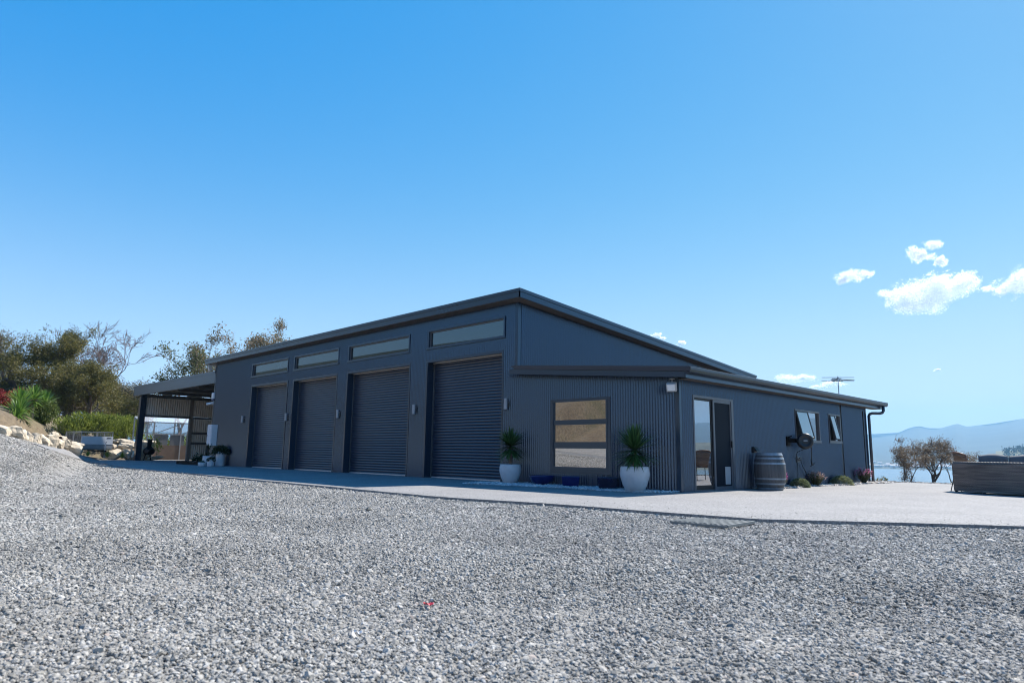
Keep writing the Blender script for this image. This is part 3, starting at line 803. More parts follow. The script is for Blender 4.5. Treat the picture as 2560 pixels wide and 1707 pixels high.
def sag(a, b, drop, n=9):
    a = np.array(a, float); b = np.array(b, float)
    return [a*(1-t)+b*t-np.array((0, 0, drop*4*t*(1-t))) for t in np.linspace(0, 1, n)]
g = MB(); g.tube([rc+xa*.17+ya*.10, rc+xa*.24+ya*.10, (.46, 5.98, 1.20), (.42, 6.12, 1.02), (.37, 6.22, .86), (.34, 6.27, .70)], .012, 8)
g.tube([(.34, 6.27, .72), (.34, 6.28, .62), (.35, 6.29, .56)], [.02, .024, .016], 8); g.tube([(.35, 6.26, .56), (.36, 6.36, .57), (.37, 6.40, .63)], .012, 6); g.tube([(.35, 6.29, .57), (.34, 6.20, .53)], .013, 6)
g.build('hose', mt_black, e, smooth=True)
g = MB(); g.tube([rc-ax*.02-ya*.20, (.22, 5.66, .92), (.12, 5.78, .80), (.07, 5.92, .74), (.06, 6.05, .72)], .009, 6); g.build('feed_hose', mt_black, e, smooth=True)
e = thing('garden_tap', (.04, 6.1, .7), 'wall tap with black hose trailing down to the pebbles', 'tap')
g = MB(); g.box((.011, 6.02, .62), (.05, 6.18, .80)); g.tube([(.05, 6.1, .70), (.12, 6.1, .70), (.13, 6.1, .62)], .016, 8); g.box((.08, 6.07, .73), (.12, 6.13, .76)); g.build('valve', mt_steel, e)
g = MB(); g.tube([(.13, 6.1, .64), (.14, 6.12, .55), (.16, 6.3, .35), (.18, 6.48, .15), (.2, 6.55, -.02)], .010, 6); g.tube([(.04, 6.05, .62), (.045, 6.03, .3), (.05, 5.95, -.02)], .009, 6); g.build('hose', mt_black, e, smooth=True)

# tv antenna on the wing roof
ap = hit(2100, 986, 0, -2.5)
aY = ap[1]
e = thing('television_antenna', (-2.5, aY, 2.9), 'thin metal television antenna standing above the side wing roof', 'antenna')
p0 = np.array((-2.5, 12.2, lean_top(-2.5)))
s_ = (12.2+13.37)/(aY+13.37)
def app(u, v): return hit(u, v, 1, 12.2)
top = app(2094.5, 941.5)
e.location = (top[0], 12.2, lean_top(top[0]))
g = MB(); g.tube([(top[0], 12.2, lean_top(top[0])-.02), (top[0], 12.2, top[2]+.02)], .018, 8); g.build('mast', mt_alu, e)
mt_ant = M('antenna_rod', (.20, .22, .25), .4, .1, 10, .5, .5)
g = MB()
bs = np.array((top[0], 12.2, top[2]-.05)); bd = np.array((-.45, .89, 0.0)); el = np.array((.80, .60, .0))
g.bar(bs-bd*.12, bs+bd*1.25, .03)
for t, L, dz in ((0, .55, .02), (.30, .16, .015), (.55, .16, .015), (.80, .16, .015), (1.05, .58, .015), (1.2, .2, .015)):
    c = bs+bd*t+el*.12*(t > .9); g.bar(c-el*L+np.array((0, 0, dz)), c+el*L+np.array((0, 0, dz)), .02)
g.build('boom', mt_ant, e)
g = MB(); c = bs+bd*.5; g.bar(c+el*.1, c+el*.62+np.array((0, 0, -.03)), .10, .02); g.build('reflector', mt_ant, e)

# ------------------------------------------------------------------ plants
def leafquads(mb, P, size, aspect, rg, D=None, jitter=.6, nrm=None):
    """one rhombic leaf at each point; D optional directions"""
    n = len(P); P = np.asarray(P, float)
    d = rg.normal(size=(n, 3)); d /= np.linalg.norm(d, axis=1)[:, None]+1e-9
    if D is not None: d = d*jitter+np.asarray(D); d /= np.linalg.norm(d, axis=1)[:, None]+1e-9
    q = rg.normal(size=(n, 3)) if nrm is None else np.asarray(nrm)+rg.normal(0, .35, (n, 3))
    s = np.cross(d, q); s /= np.linalg.norm(s, axis=1)[:, None]+1e-9
    L = (size*rg.uniform(.6, 1.35, n))[:, None]; Wd = L*aspect*.5
    V = np.stack([P-d*L*.5, P+s*Wd, P+d*L*.5, P-s*Wd], 1).reshape(-1, 3)
    i = np.arange(n)*4
    mb.add(V, np.stack([i, i+1, i+2, i+3], -1))
def branches(mb, rg, p, d, L, r, lvl, tips, spread=.7, nch=(2, 4), wig=.18, up=.1, taper=.62, sides=5, mid=None, rmin=0.0):
    p = np.array(p, float); d = np.array(d, float); d /= np.linalg.norm(d)
    k = 4; path = [p]; dd = d.copy()
    for i in range(k):
        dd = dd+rg.normal(0, wig, 3)+np.array((0, 0, up*.3)); dd /= np.linalg.norm(dd)
        path.append(path[-1]+dd*L/k)
    rr = np.maximum(np.linspace(r, r*taper, k+1), rmin)
    mb.tube(path, rr, sides if lvl > 0 else 3, cap=False)
    if mid is not None: mid.append((path[2], dd, lvl))
    if lvl == 0:
        tips.append((path[-1], dd)); tips.append((path[2], dd)); return
    n = rg.integers(nch[0], nch[1]+1)
    for i in range(n):
        t = rg.integers(2, k+1) if i < n-1 else k
        nd = dd+rg.normal(0, spread, 3)+np.array((0, 0, up)); nd /= np.linalg.norm(nd)
        branches(mb, rg, path[t], nd, L*rg.uniform(.58, .82), rr[t]*.72, lvl-1, tips, spread, nch, wig, up, taper, sides, mid, rmin)
mt_bark = M('grey_bark', (.11, .09, .075), .9, .3, 8, bump=.01, bscale=30)
mt_bark2 = M('pale_bark', (.20, .15, .13), .9, .3, 8)
mt_bark3 = M('reddish_bark', (.15, .105, .095), .85, .3, 8)

def rosette(mb, c, n, L, w, rg, el0=-.5, el1=1.5, bend=.25):
    c = np.array(c, float)
    for i in range(n):
        a = rg.uniform(0, 2*PI); el = el0+(el1-el0)*rg.uniform(0, 1)**.8
        l = L*rg.uniform(.75, 1.1)*(.8+.2*math.cos(el-.3))
        d = np.array((math.cos(a)*math.cos(el), math.sin(a)*math.cos(el), math.sin(el)))
        s = np.array((-math.sin(a), math.cos(a), 0)); up = np.cross(d, s)
        b = bend*rg.uniform(.2, 1.2)
        V = []
        for t, ww in ((0, .55), (.3, 1.0), (.65, .75), (1.0, .04)):
            q = c+d*l*t+np.array((0, 0, -b*l*t*t*math.cos(el)))
            V += [q-s*w*ww*.5, q+s*w*ww*.5]
        mb.add(V, [(0, 1, 3, 2), (2, 3, 5, 4), (4, 5, 7, 6)])
mt_yucca = leafmat('yucca_leaf', (.025, .065, .02), (.06, .14, .04), (.13, .20, .07), .2, .4)
mt_yucca_y = leafmat('bright_yucca_leaf', (.05, .12, .02), (.13, .24, .04), (.30, .38, .10), .35, .4)
mt_soil = M('potting_soil', (.03, .024, .018), .95, .3, 30)
mt_pot = M('white_glazed_pot', (.55, .56, .58), .42, .10, 5, .5)
mt_blue = M('cobalt_glazed_pot', (.005, .009, .09), .22, .25, 6, .6)
mt_navy = M('navy_glazed_pot', (.006, .007, .035), .25, .25, 6, .6)

def yucca_pot(loc, label, seed, ph, pr, L, trunk, n):
    rg = np.random.default_rng(seed)
    e = thing('potted_yucca', loc, label, 'potted plant', 'yuccas in white pots at the side wing front')
    x, y, z = loc
    prof = [(pr*.52, 0), (pr*.60, .02), (pr*.82, ph*.28), (pr*.97, ph*.58), (pr*1.0, ph*.72), (pr*.97, ph*.90), (pr*.93, ph*.985), (pr*.90, ph), (pr*.83, ph-.01), (pr*.82, ph-.05)]
    g = MB(); g.lathe(prof, 40, loc, True, False); pot = g.build('pot', mt_pot, e, smooth=True)
    g = MB(); g.lathe([(.001, ph-.045), (pr*.84, ph-.05)], 24, loc, False, False); g.build('soil', mt_soil, pot)
    g = MB(); g.tube([(x, y, z+ph-.08), (x+.01, y, z+ph+trunk)], [.05, .04], 10); g.build('stem', mt_bark2, e)
    g = MB()
    rosette(g, (x, y, z+ph+trunk+.06), n, L, .042, rg, -.45, 1.5, .10)
    rosette(g, (x, y, z+ph+trunk-.04), n//3, L*.95, .04, rg, -.7, .1, .3)
    g.build('foliage', mt_yucca, e)
p1 = hit(1272, 1212, 2, PADZ); p2 = hit(1589, 1226, 2, PADZ)
yucca_pot((-4.83, -.54, PADZ), 'tall spiky yucca in white pot standing beside the nearest roller door', 5, .51, .29, .56, .42, 250)
yucca_pot((-.66, -.78, PADZ), 'spiky yucca in white pot standing near the shed corner right of the window', 6, .55, .325, .66, .30, 270)

# blue pots under the window
def bowl(name, c, r, h, mat, label, lip=.02):
    g = MB(); g.lathe([(r*.55, 0), (r*.62, .01), (r*.86, h*.45), (r*.97, h*.85), (r, h), (r-lip, h), (r-lip-.01, h-.04), (.001, h-.05)], 36, c, True, False)
    return tag(g.build(name, mat, None, True, origin=c), label, 'pot', 'blue glazed pots under the window')
bowl('glazed_pot', (-3.78, -.42, PADZ+.02), .34, .225, mt_blue, 'round cobalt blue bowl pot, nearest the left yucca')
def sqpot(c, w, h, rz, mat, label):
    g = MB(); hw = w/2; b = hw*.86; t = .025
    def ring(k, z): return [(sx*k, sy*k, z) for sx, sy in ((-1,-1),(1,-1),(1,1),(-1,1))]
    V = ring(b, 0)+ring(hw, h)+ring(hw-t, h)+ring(hw-t-.01, h-.05)
    F = [(3,2,1,0)]
    for k in range(3):
        for i in range(4): F.append((k*4+i, k*4+(i+1) % 4, (k+1)*4+(i+1) % 4, (k+1)*4+i))
    F.append((12,13,14,15))
    V = np.array(V); a = math.cos(rz); s_ = math.sin(rz)
    V = np.stack([V[:, 0]*a-V[:, 1]*s_+c[0], V[:, 0]*s_+V[:, 1]*a+c[1], V[:, 2]+c[2]], -1)
    g.add(V, F)
    return tag(g.build('glazed_pot', mat, None, False, origin=c, bevel=.008), label, 'pot', 'blue glazed pots under the window')
sqpot((-2.83, -.40, PADZ+.02), .44, .235, R(38), mt_blue, 'square blue pot with one bright side, middle of the three blue pots')
sqpot((-1.66, -.42, PADZ+.02), .46, .25, R(30), mt_navy, 'darkest navy square pot, right-hand of the three low blue pots')

# pots at the left end
def pot_plant(nm, loc, label, prof, mat, leaf, seed, kindp):
    rg = np.random.default_rng(seed)
    e = thing(nm, loc, label, 'potted plant', 'white pots by the meter box')
    g = MB(); g.lathe(prof, 32, loc, True, False); hh = prof[-1][1]
    pot = g.build('pot', mat, e, smooth=True)
    g = MB(); g.lathe([(.001, hh-.02), (prof[-1][0], hh-.03)], 20, loc, False, False); g.build('soil', mt_soil, pot)
    x, y, z = loc; g = MB()
    kindp(g, np.array((x, y, z+hh-.04)), rg)
    g.build('foliage', leaf, e)
    return e
def cyl(r, h): return [(r*.93, 0), (r*.97, .02), (r, .08), (r, h-.02), (r*.98, h), (r*.9, h), (r*.88, h-.05)]
mt_dkleaf = leafmat('dark_shrub_leaf', (.010, .022, .010), (.025, .05, .02), (.05, .09, .035), .2)
mt_greyleaf = leafmat('grey_succulent_leaf', (.05, .08, .06), (.10, .15, .10), (.2, .26, .18), .2)
def shrub(r, h, n, s): 
    def f(g, c, rg):
        q = rg.normal(size=(n, 3)); q /= np.linalg.norm(q, axis=1)[:, None]; q *= rg.uniform(.4, 1, (n, 1))**.5
        q[:, 2] = np.abs(q[:, 2])*1.0
        P = c+q*np.array((r, r, h)); leafquads(g, P, s, .4, rg, q+np.array((0, 0, .4)), .6)
        for k in range(7):
            t = rg.normal(size=3)*np.array((r*.4, r*.4, 0))+np.array((0, 0, h*.6)); g.tube([c, c+t], [.012, .006], 5)
    return f
def spindly(g, c, rg):
    g.tube([c, c+np.array((.02, 0, .4))], [.014, .009], 6)
    rosette(g, c+np.array((.02, 0, .42)), 26, .42, .035, rg, -.5, 1.2, .35)
def pp(u, v): q = hit(u, v, 2, PADZ); return (q[0], q[1], PADZ)
potgrp = [('potted_shrub', (-24.55, -.42, PADZ), 'tall white cylinder pot with a dark bushy shrub by the wall', cyl(.20, .66), mt_dkleaf, 31, shrub(.42, .40, 700, .13)),
          ('potted_shrub', (-25.15, -.75, PADZ), 'wide white pot with a thin drooping plant below the meter box', cyl(.25, .46), mt_dkleaf, 32, spindly),
          ('potted_succulent', (-24.75, -1.15, PADZ), 'lowest white bowl with a grey green succulent, in front of the others', cyl(.19, .17), mt_greyleaf, 33, shrub(.15, .18, 220, .07)),
          ('potted_shrub', (-24.25, -.95, PADZ), 'small white tub with dark leafy plant in front of the tall pot', cyl(.165, .32), mt_dkleaf, 34, shrub(.21, .20, 360, .09))]
for nm, loc, lab, prof, lf, sdd, kf in potgrp: pot_plant(nm, loc, lab, prof, mt_pot, lf, sdd, kf)
e = thing('timber_planter', (-27.6, -.2, PADZ), 'low black timber edging with dark dead foliage at the carport entrance', 'planter')
A_ = hit(446, 1155, 1, -.6)
g = MB(); g.box((-29.4, -.75, PADZ-.02), (-25.6, -.45, PADZ+.17)); g.build('edging', mt_blk2, e)
g = MB(); rg = np.random.default_rng(77); P = np.stack([rg.uniform(-28.2, -25.9, 500), rg.uniform(-.44, .2, 500), PADZ+.17+np.abs(rg.normal(0, .13, 500))], -1); leafquads(g, P, .22, .3, rg); g.build('foliage', mt_dkleaf, e)

# pebble strips
rg = np.random.default_rng(21)
fe = [(-5.35,-1.75), (-4.6,-1.5), (-3.6,-1.22), (-2.6,-1.06), (-1.4,-1.12), (-.55,-.98), (-.1,-.45), (.0,-.02), (-5.4,-.02), (-5.75,-.9)]
n = 16000; X = rg.uniform(-5.8, .1, n); Y = rg.uniform(-1.8, -.03, n); k = inside(X, Y, np.array(fe))
X = X[k]; Y = Y[k]; scatter('white_pebbles', np.stack([X, Y, PADZ+rg.uniform(.0, .018, len(X))], -1), .02*np.exp(rg.normal(0, .3, len(X))), mt_pebble, 5)
n = 8000; X = rg.uniform(.03, .62, n); Y = rg.uniform(3.3, 12.4, n); k = X < .34+.12*np.sin(Y*1.7)+.03*Y*.7
X = X[k]; Y = Y[k]; scatter('tan_pebbles', np.stack([X, Y, PADZ+rg.uniform(.0, .02, len(X))], -1), .024*np.exp(rg.normal(0, .35, len(X))), mt_pebble2, 6)

# wine barrel
bc = np.array((.60, 3.10, PADZ)); BH, B0, B1 = .90, .285, .375
def br(z): t = z/BH*2-1; return B1-(B1-B0)*t*t
def barrel_mat():
    m, nt, b = new_mat('weathered_oak')
    tc = nt.nodes.new('ShaderNodeTexCoord'); sp = nt.nodes.new('ShaderNodeSeparateXYZ'); nt.links.new(tc.outputs['Object'], sp.inputs[0])
    at2 = nt.nodes.new('ShaderNodeMath'); at2.operation = 'ARCTAN2'; nt.links.new(sp.outputs['Y'], at2.inputs[0]); nt.links.new(sp.outputs['X'], at2.inputs[1])
    mu = nt.nodes.new('ShaderNodeMath'); mu.operation = 'MULTIPLY'; mu.inputs[1].default_value = 30/(2*PI); nt.links.new(at2.outputs[0], mu.inputs[0])
    fl_ = nt.nodes.new('ShaderNodeMath'); fl_.operation = 'FLOOR'; nt.links.new(mu.outputs[0], fl_.inputs[0])
    wn_ = nt.nodes.new('ShaderNodeTexWhiteNoise'); wn_.noise_dimensions = '1D'; nt.links.new(fl_.outputs[0], wn_.inputs['W'])
    mp = nt.nodes.new('ShaderNodeMapping'); mp.inputs['Scale'].default_value = (14, 14, 1.5); nt.links.new(tc.outputs['Object'], mp.inputs[0])
    n_ = noise(nt, 3.0, 5, .6, mp.outputs[0])
    ad = nt.nodes.new('ShaderNodeMath'); ad.operation = 'MULTIPLY_ADD'; ad.inputs[1].default_value = .45; nt.links.new(wn_.outputs['Value'], ad.inputs[0]); nt.links.new(n_.outputs['Fac'], ad.inputs[2])
    r_ = ramp(nt, ad.outputs[0], [(.3, (.045, .044, .047)), (.65, (.09, .086, .088)), (1.0, (.13, .122, .12))]); nt.links.new(r_.outputs[0], b.inputs['Base Color'])
    fr_ = nt.nodes.new('ShaderNodeMath'); fr_.operation = 'FRACT'; nt.links.new(mu.outputs[0], fr_.inputs[0])
    cr = ramp(nt, fr_.outputs[0], [(.0, (0, 0, 0)), (.06, (1, 1, 1)), (.94, (1, 1, 1)), (1.0, (0, 0, 0))])
    bp = nt.nodes.new('ShaderNodeBump'); bp.inputs['Distance'].default_value = .008; nt.links.new(cr.outputs[0], bp.inputs['Height']); nt.links.new(bp.outputs[0], b.inputs['Normal'])
    b.inputs['Roughness'].default_value = .6
    return m
e = thing('wine_barrel', bc, 'weathered oak wine barrel with steel hoops against the side wall', 'barrel')
g = MB(); zz = np.linspace(0, BH, 19); g.lathe([(br(z), z) for z in zz]+[(br(BH)-.03, BH), (br(BH)-.035, BH-.04)], 60, bc, True, True); g.build('staves', barrel_mat(), e, smooth=False)
mt_hoop = M('galvanised_hoop', (.24, .28, .32), .5, .2, 12, .5, .2)
for z0, z1 in ((.0+.015, .06), (.135, .175), (.255, .295), (.62, .665), (.745, .785), (.835, .893)):
    g = MB(); g.lathe([(br(z0)+.001, z0), (br(z0)+.006, z0), (br(z1)+.006, z1), (br(z1)+.001, z1)], 60, bc, False, False); g.build('hoop', mt_hoop, e, smooth=False)

# low plants along the side wall
mt_pinkleaf = leafmat('olive_stem', (.05, .06, .03), (.10, .11, .05), (.16, .15, .08), .3)
mt_pink = leafmat('pink_flower', (.42, .10, .22), (.60, .20, .36), (.72, .42, .50), .4)
mt_dpink = leafmat('faded_flower', (.30, .18, .16), (.42, .28, .25), (.55, .40, .36), .4)
mt_hpink = leafmat('bright_pink_flower', (.50, .06, .30), (.70, .14, .46), (.78, .32, .58), .4)
mt_cush = leafmat('grey_green_leaf', (.10, .12, .06), (.20, .23, .12), (.33, .36, .22), .3)
def flowers(loc, h, w, mat, label, seed, nf):
    rg = np.random.default_rng(seed)
    e = thing('flowering_plant', loc, label, 'plant', 'small plants along the side wall')
    g = MB(); c = np.array(loc)
    a = rg.uniform(0, 2*PI, 120); rr = rg.uniform(.1, 1, 120)**.6*w; tp = c+np.stack([np.cos(a)*rr, np.sin(a)*rr, h*rg.uniform(.6, 1.0, 120)*(1-.25*(rr/w)**2)], -1)
    for t in tp: g.tube([c+(t-c)*np.array((.15, .15, 0)), t], [.006, .003], 3, False)
    P = c+(tp[rg.integers(0, 120, 1100)]-c)*rg.uniform(.25, .95, (1100, 1))+rg.normal(0, .015, (1100, 3)); leafquads(g, P, .05, .3, rg, np.array((0, 0, .8)), .7); g.build('foliage', mt_pinkleaf, e)
    g = MB(); k = rg.integers(0, 120, nf); leafquads(g, tp[k]+rg.normal(0, .022, (nf, 3)), .027, .9, rg); g.build('blossoms', mat, e)
flowers((.42, 4.08, PADZ), .50, .20, mt_hpink, 'bright pink flowering plant right beside the barrel', 1, 420)
flowers((.30, 6.62, PADZ), .44, .24, mt_dpink, 'faded brownish pink flowering plant below the wall tap', 2, 360)
flowers((.32, 10.35, PADZ), .52, .26, mt_pink, 'pale pink flowering plant near the downpipe at the far corner', 3, 420)
def cushion(loc, r, h, label, seed):
    rg = np.random.default_rng(seed); e = None
    q = rg.normal(size=(2600, 3)); q /= np.linalg.norm(q, axis=1)[:, None]; q[:, 2] = np.abs(q[:, 2]); 
    P = np.array(loc)+q*np.array((r, r, h))*rg.uniform(.78, 1.04, (2600, 1)); g = MB(); leafquads(g, P, .05, .3, rg, q, .6)
    tag(g.build('cushion_plant', mt_cush, None, origin=loc), label, 'plant', 'small plants along the side wall')
cushion((.36, 5.38, PADZ), .26, .24, 'grey green cushion plant nearest the barrel', 4)
cushion((.36, 8.35, PADZ), .33, .28, 'larger grey green cushion plant below the small window', 5)

# ------------------------------------------------------------------ wicker lounge and chair
def wicker_mat(name, c0, c1, s=1.0):
    m, nt, b = new_mat(name)
    g = nt.nodes.new('ShaderNodeNewGeometry'); sp = nt.nodes.new('ShaderNodeSeparateXYZ'); nt.links.new(g.outputs['Position'], sp.inputs[0])
    def wave(sock, k):
        a = nt.nodes.new('ShaderNodeMath'); a.operation = 'MULTIPLY'; a.inputs[1].default_value = k; nt.links.new(sock, a.inputs[0])
        w = nt.nodes.new('ShaderNodeMath'); w.operation = 'SINE'; nt.links.new(a.outputs[0], w.inputs[0]); return w
    wz = wave(sp.outputs['Z'], 130*s); wx = wave(sp.outputs['X'], 95*s)
    n = noise(nt, 5.0, 3); n.inputs['Scale'].default_value = 3.0
    mp = nt.nodes.new('ShaderNodeMapping'); mp.inputs['Scale'].default_value = (1.2, 1.2, 26); nt.links.new(g.outputs['Position'], mp.inputs[0]); n2 = noise(nt, 1.0, 3, .6, mp.outputs[0])
    mul = nt.nodes.new('ShaderNodeMath'); mul.operation = 'MULTIPLY'; nt.links.new(wz.outputs[0], mul.inputs[0]); nt.links.new(wx.outputs[0], mul.inputs[1])
    ad = nt.nodes.new('ShaderNodeMath'); ad.operation = 'MULTIPLY_ADD'; ad.inputs[1].default_value = .05; nt.links.new(mul.outputs[0], ad.inputs[0]); nt.links.new(n2.outputs['Fac'], ad.inputs[2])
    r = ramp(nt, ad.outputs[0], [(.32, c0), (.68, c1)]); nt.links.new(r.outputs[0], b.inputs['Base Color']); b.inputs['Roughness'].default_value = .5
    bp = nt.nodes.new('ShaderNodeBump'); bp.inputs['Distance'].default_value = .003; nt.links.new(mul.outputs[0], bp.inputs['Height']); nt.links.new(bp.outputs[0], b.inputs['Normal'])
    return m
mt_wick = wicker_mat('grey_wicker', (.07, .056, .047), (.24, .195, .165)); mt_tan = wicker_mat('tan_rattan', (.16, .085, .045), (.36, .22, .13), .6)
mt_cushion = M('grey_outdoor_fabric', (.11, .12, .13), .85, .1, 8, bump=.004, bscale=200)
sA = np.array((3.62, 6.85)); sB = np.array((4.30, 6.08)); sC = np.array((7.4, 5.35))
e = thing('wicker_sofa', (sB[0], sB[1], PADZ), 'long grey woven wicker sofa seen from behind on the paving', 'sofa')
def offs(path, d):
    P = np.array(path); T = np.gradient(P, axis=0); T /= np.linalg.norm(T, axis=1)[:, None]; Nn = np.stack([-T[:, 1], T[:, 0]], -1); return P+Nn*d
pth = [sA+(np.array((.62, .30))), sA+np.array((.10, .05)), sA, sA*.7+sB*.3, sA*.35+sB*.65, sA*.12+sB*.88+np.array((.02, .015)), sB+np.array((.07, .03)), sB*.9+sC*.1, sB*.5+sC*.5, sC]
inn = offs(pth, .13)
z0, z1 = PADZ+.035, PADZ+.72; V = []
for p, q in zip(pth, inn):
    V += [(*(p*.98+q*.02), z0), (*p, z1-.02), (*(p*.7+q*.3), z1), (*q, z1), (*q, z0)]
F = []
for i in range(len(pth)-1):
    for k in range(5): F.append((i*5+k, (i+1)*5+k, (i+1)*5+(k+1) % 5, i*5+(k+1) % 5))
F += [(0, 1, 2, 3, 4), tuple((len(pth)-1)*5+k for k in (4, 3, 2, 1, 0))]
g = MB(); g.add(V, F); g.build('back_panel', mt_wick, e)
g = MB(); g.tube([(*(p*.6+q*.4), z1+.008) for p, q in zip(pth, inn)], .028, 8); g.build('top_rim', mt_wick, e)
seat = [pth[2]+np.array((.15, .02)), inn[6]+np.array((.03, .03)), inn[9]+np.array((0, .03)), inn[9]+np.array((.17, .72)), inn[6]+np.array((.50, .75))]
g = MB(); m_ = len(seat); g.add([(*p, PADZ+.05) for p in seat]+[(*p, PADZ+.33) for p in seat], [tuple(range(m_))[::-1], tuple(range(m_, 2*m_))]+[(i, (i+1) % m_, m_+(i+1) % m_, m_+i) for i in range(m_)]); g.build('seat_base', mt_wick, e)
g = MB(); g.add([(*(p*.98+np.mean(seat, 0)*.02), PADZ+.335) for p in seat]+[(*(p*.98+np.mean(seat, 0)*.02), PADZ+.46) for p in seat], [tuple(range(m_))[::-1], tuple(range(m_, 2*m_))]+[(i, (i+1) % m_, m_+(i+1) % m_, m_+i) for i in range(m_)]); g.build('seat_cushion', mt_cushion, e, bevel=.03)
for p in (pth[2]+np.array((.06, .0)), sB+np.array((.1, .1))):
    g = MB(); g.box((p[0]-.03, p[1]-.03, PADZ-.005), (p[0]+.03, p[1]+.03, PADZ+.04)); g.build('foot', mt_black, e)
def cushion_pillow(name, c, w, h, t, rz, tilt, label):
    g = MB(); nu, nv = 15, 11; V = []; F = []
    for side in (1, -1):
        for i in range(nu):
            for j in range(nv):
                u = i/(nu-1)*2-1; v = j/(nv-1)*2-1
                k = (1-abs(u)**4)*(1-abs(v)**4)
                sag_ = .03*math.sin(u*5+c[0])*(1-v*v)
                V.append((u*w/2*(1-.04*(1-k)), side*t/2*(.22+.78*k**.5)*(1 if k > 0 else .3), v*h/2+sag_+(.02*math.cos(u*3) if v > .5 else 0)))
    for s in range(2):
        o = s*nu*nv
        for i in range(nu-1):
            for j in range(nv-1):
                q = (o+i*nv+j, o+(i+1)*nv+j, o+(i+1)*nv+j+1, o+i*nv+j+1); F.append(q if s else q[::-1])
    bd_ = [(i, 0) for i in range(nu)]+[(nu-1, j) for j in range(1, nv)]+[(i, nv-1) for i in range(nu-2, -1, -1)]+[(0, j) for j in range(nv-2, 0, -1)]
    for a_, b_ in zip(bd_, bd_[1:]+bd_[:1]):
        p = a_[0]*nv+a_[1]; q = b_[0]*nv+b_[1]; F.append((p, q, nu*nv+q, nu*nv+p))
    V = np.array(V); ct_, st_ = math.cos(tilt), math.sin(tilt)
    y = V[:, 1]*ct_-V[:, 2]*st_; z = V[:, 1]*st_+V[:, 2]*ct_; x = V[:, 0]
    a_, b_ = math.cos(rz), math.sin(rz)
    V = np.stack([x*a_-y*b_+c[0], x*b_+y*a_+c[1], z+c[2]], -1)
    g.add(V, F)
    return tag(g.build(name, mt_cushion, None, True, origin=c), label, 'cushion', 'back cushions on the wicker sofa')
rzs = math.atan2(sC[1]-sB[1], sC[0]-sB[0])
cushion_pillow('sofa_cushion', (4.60, 6.33, PADZ+.68), .62, .50, .20, rzs+.18, -.12, 'left grey back cushion slumped on the wicker sofa')
cushion_pillow('sofa_cushion', (5.32, 6.10, PADZ+.67), .84, .50, .22, rzs+.02, -.18, 'wider grey back cushion at the right on the wicker sofa')

e = thing('rattan_chair', (3.75, 7.55, PADZ), 'tan rattan chair with dark metal legs behind the wicker sofa', 'chair')
cz = PADZ
def chp(u, w, z):  # u across, w forward
    f = np.array((.80, .60)); r_ = np.array((.60, -.80)); b_ = np.array((3.62, 7.35)); p = b_+r_*u+f*w; return np.array((p[0], p[1], cz+z))
V = []; NU, NZ = 13, 6
for j in range(NZ):
    for i in range(NU):
        t = i/(NU-1)*2-1; zt_ = .43+(.56-.07*abs(t)**2.6)*j/(NZ-1)
        V.append(chp(t*(.27+.03*j/(NZ-1)), -.05*j/(NZ-1)+.14*abs(t)**2.4, zt_))
F = [(j*NU+i, j*NU+i+1, (j+1)*NU+i+1, (j+1)*NU+i) for j in range(NZ-1) for i in range(NU-1)]
g = MB(); g.add(V, F); o_ = g.build('backrest', mt_tan, e, True); o_.modifiers.new('thick', 'SOLIDIFY').thickness = .02
g = MB(); g.tube(V[(NZ-1)*NU:], .018, 8); g.tube([V[j*NU] for j in range(NZ)], .016, 8); g.tube([V[j*NU+NU-1] for j in range(NZ)], .016, 8); g.build('rim', M('rattan_rim', (.22, .11, .07), .5), e, True)
g = MB(); g.hexa([chp(-.27, 0, .41), chp(.27, 0, .41), chp(.27, .50, .43), chp(-.27, .50, .43)], [chp(-.27, 0, .45), chp(.27, 0, .45), chp(.27, .50, .46), chp(-.27, .50, .46)]); g.build('seat', mt_tan, e)
for u, w in ((-.24, .03), (.24, .03), (-.23, .46), (.23, .46)):
    g = MB(); g.tube([chp(u, w, .42), chp(u*1.15, w+(-.10 if w < .2 else .05), 0)], [.014, .011], 8); g.build('leg', mt_blk2, e)

# ------------------------------------------------------------------ drain grate, litter
gc = [hit(1677, 1303, 2, -.045), hit(1746, 1296, 2, -.045), hit(1885, 1304.5, 2, -.045), hit(1818, 1315.4, 2, -.045)]
g = MB(); A0, A1, A2, A3 = [np.array(p) for p in gc]
e_ = []
NS = 11
for k in range(NS+1):
    t = k/NS; a = A0*(1-t)+A3*t; b = A1*(1-t)+A2*t
    g.bar(a, b, .030, .03)
for t in (0, .5, 1): g.bar(A0*(1-t)+A1*t+np.array((0, 0, -.006)), A3*(1-t)+A2*t+np.array((0, 0, -.006)), .03, .026)
tag(g.build('drain_grate', M('grey_grate_plastic', (.17, .18, .175), .6), None, origin=(A0+A2)/2), 'loose grey slatted drain grate lying at the paving edge', 'grate')
def scrap(u, v, w, h, col, label, rz):
    p = ground_hit(u, v); g = MB(); c, s = math.cos(rz), math.sin(rz)
    V = []
    for i in range(4):
        for j in range(3):
            x = (i/3-.5)*w; y = (j/2-.5)*h; V.append((p[0]+x*c-y*s, p[1]+x*s+y*c, p[2]+.024+.008*math.sin(i*2.1+j*1.3)))
    g.add(V, [(i*3+j, (i+1)*3+j, (i+1)*3+j+1, i*3+j+1) for i in range(3) for j in range(2)])
    o = g.build('plastic_scrap', M('scrap', col, .5), None, origin=p); o.modifiers.new('thick', 'SOLIDIFY').thickness = .003
    tag(o, label, 'litter')
scrap(1071, 1519, .055, .02, (.65, .05, .07), 'small red plastic scrap lying on the gravel', .6)
scrap(895, 1592, .036, .014, (.75, .75, .75), 'tiny white plastic scrap lying on the gravel', .7)

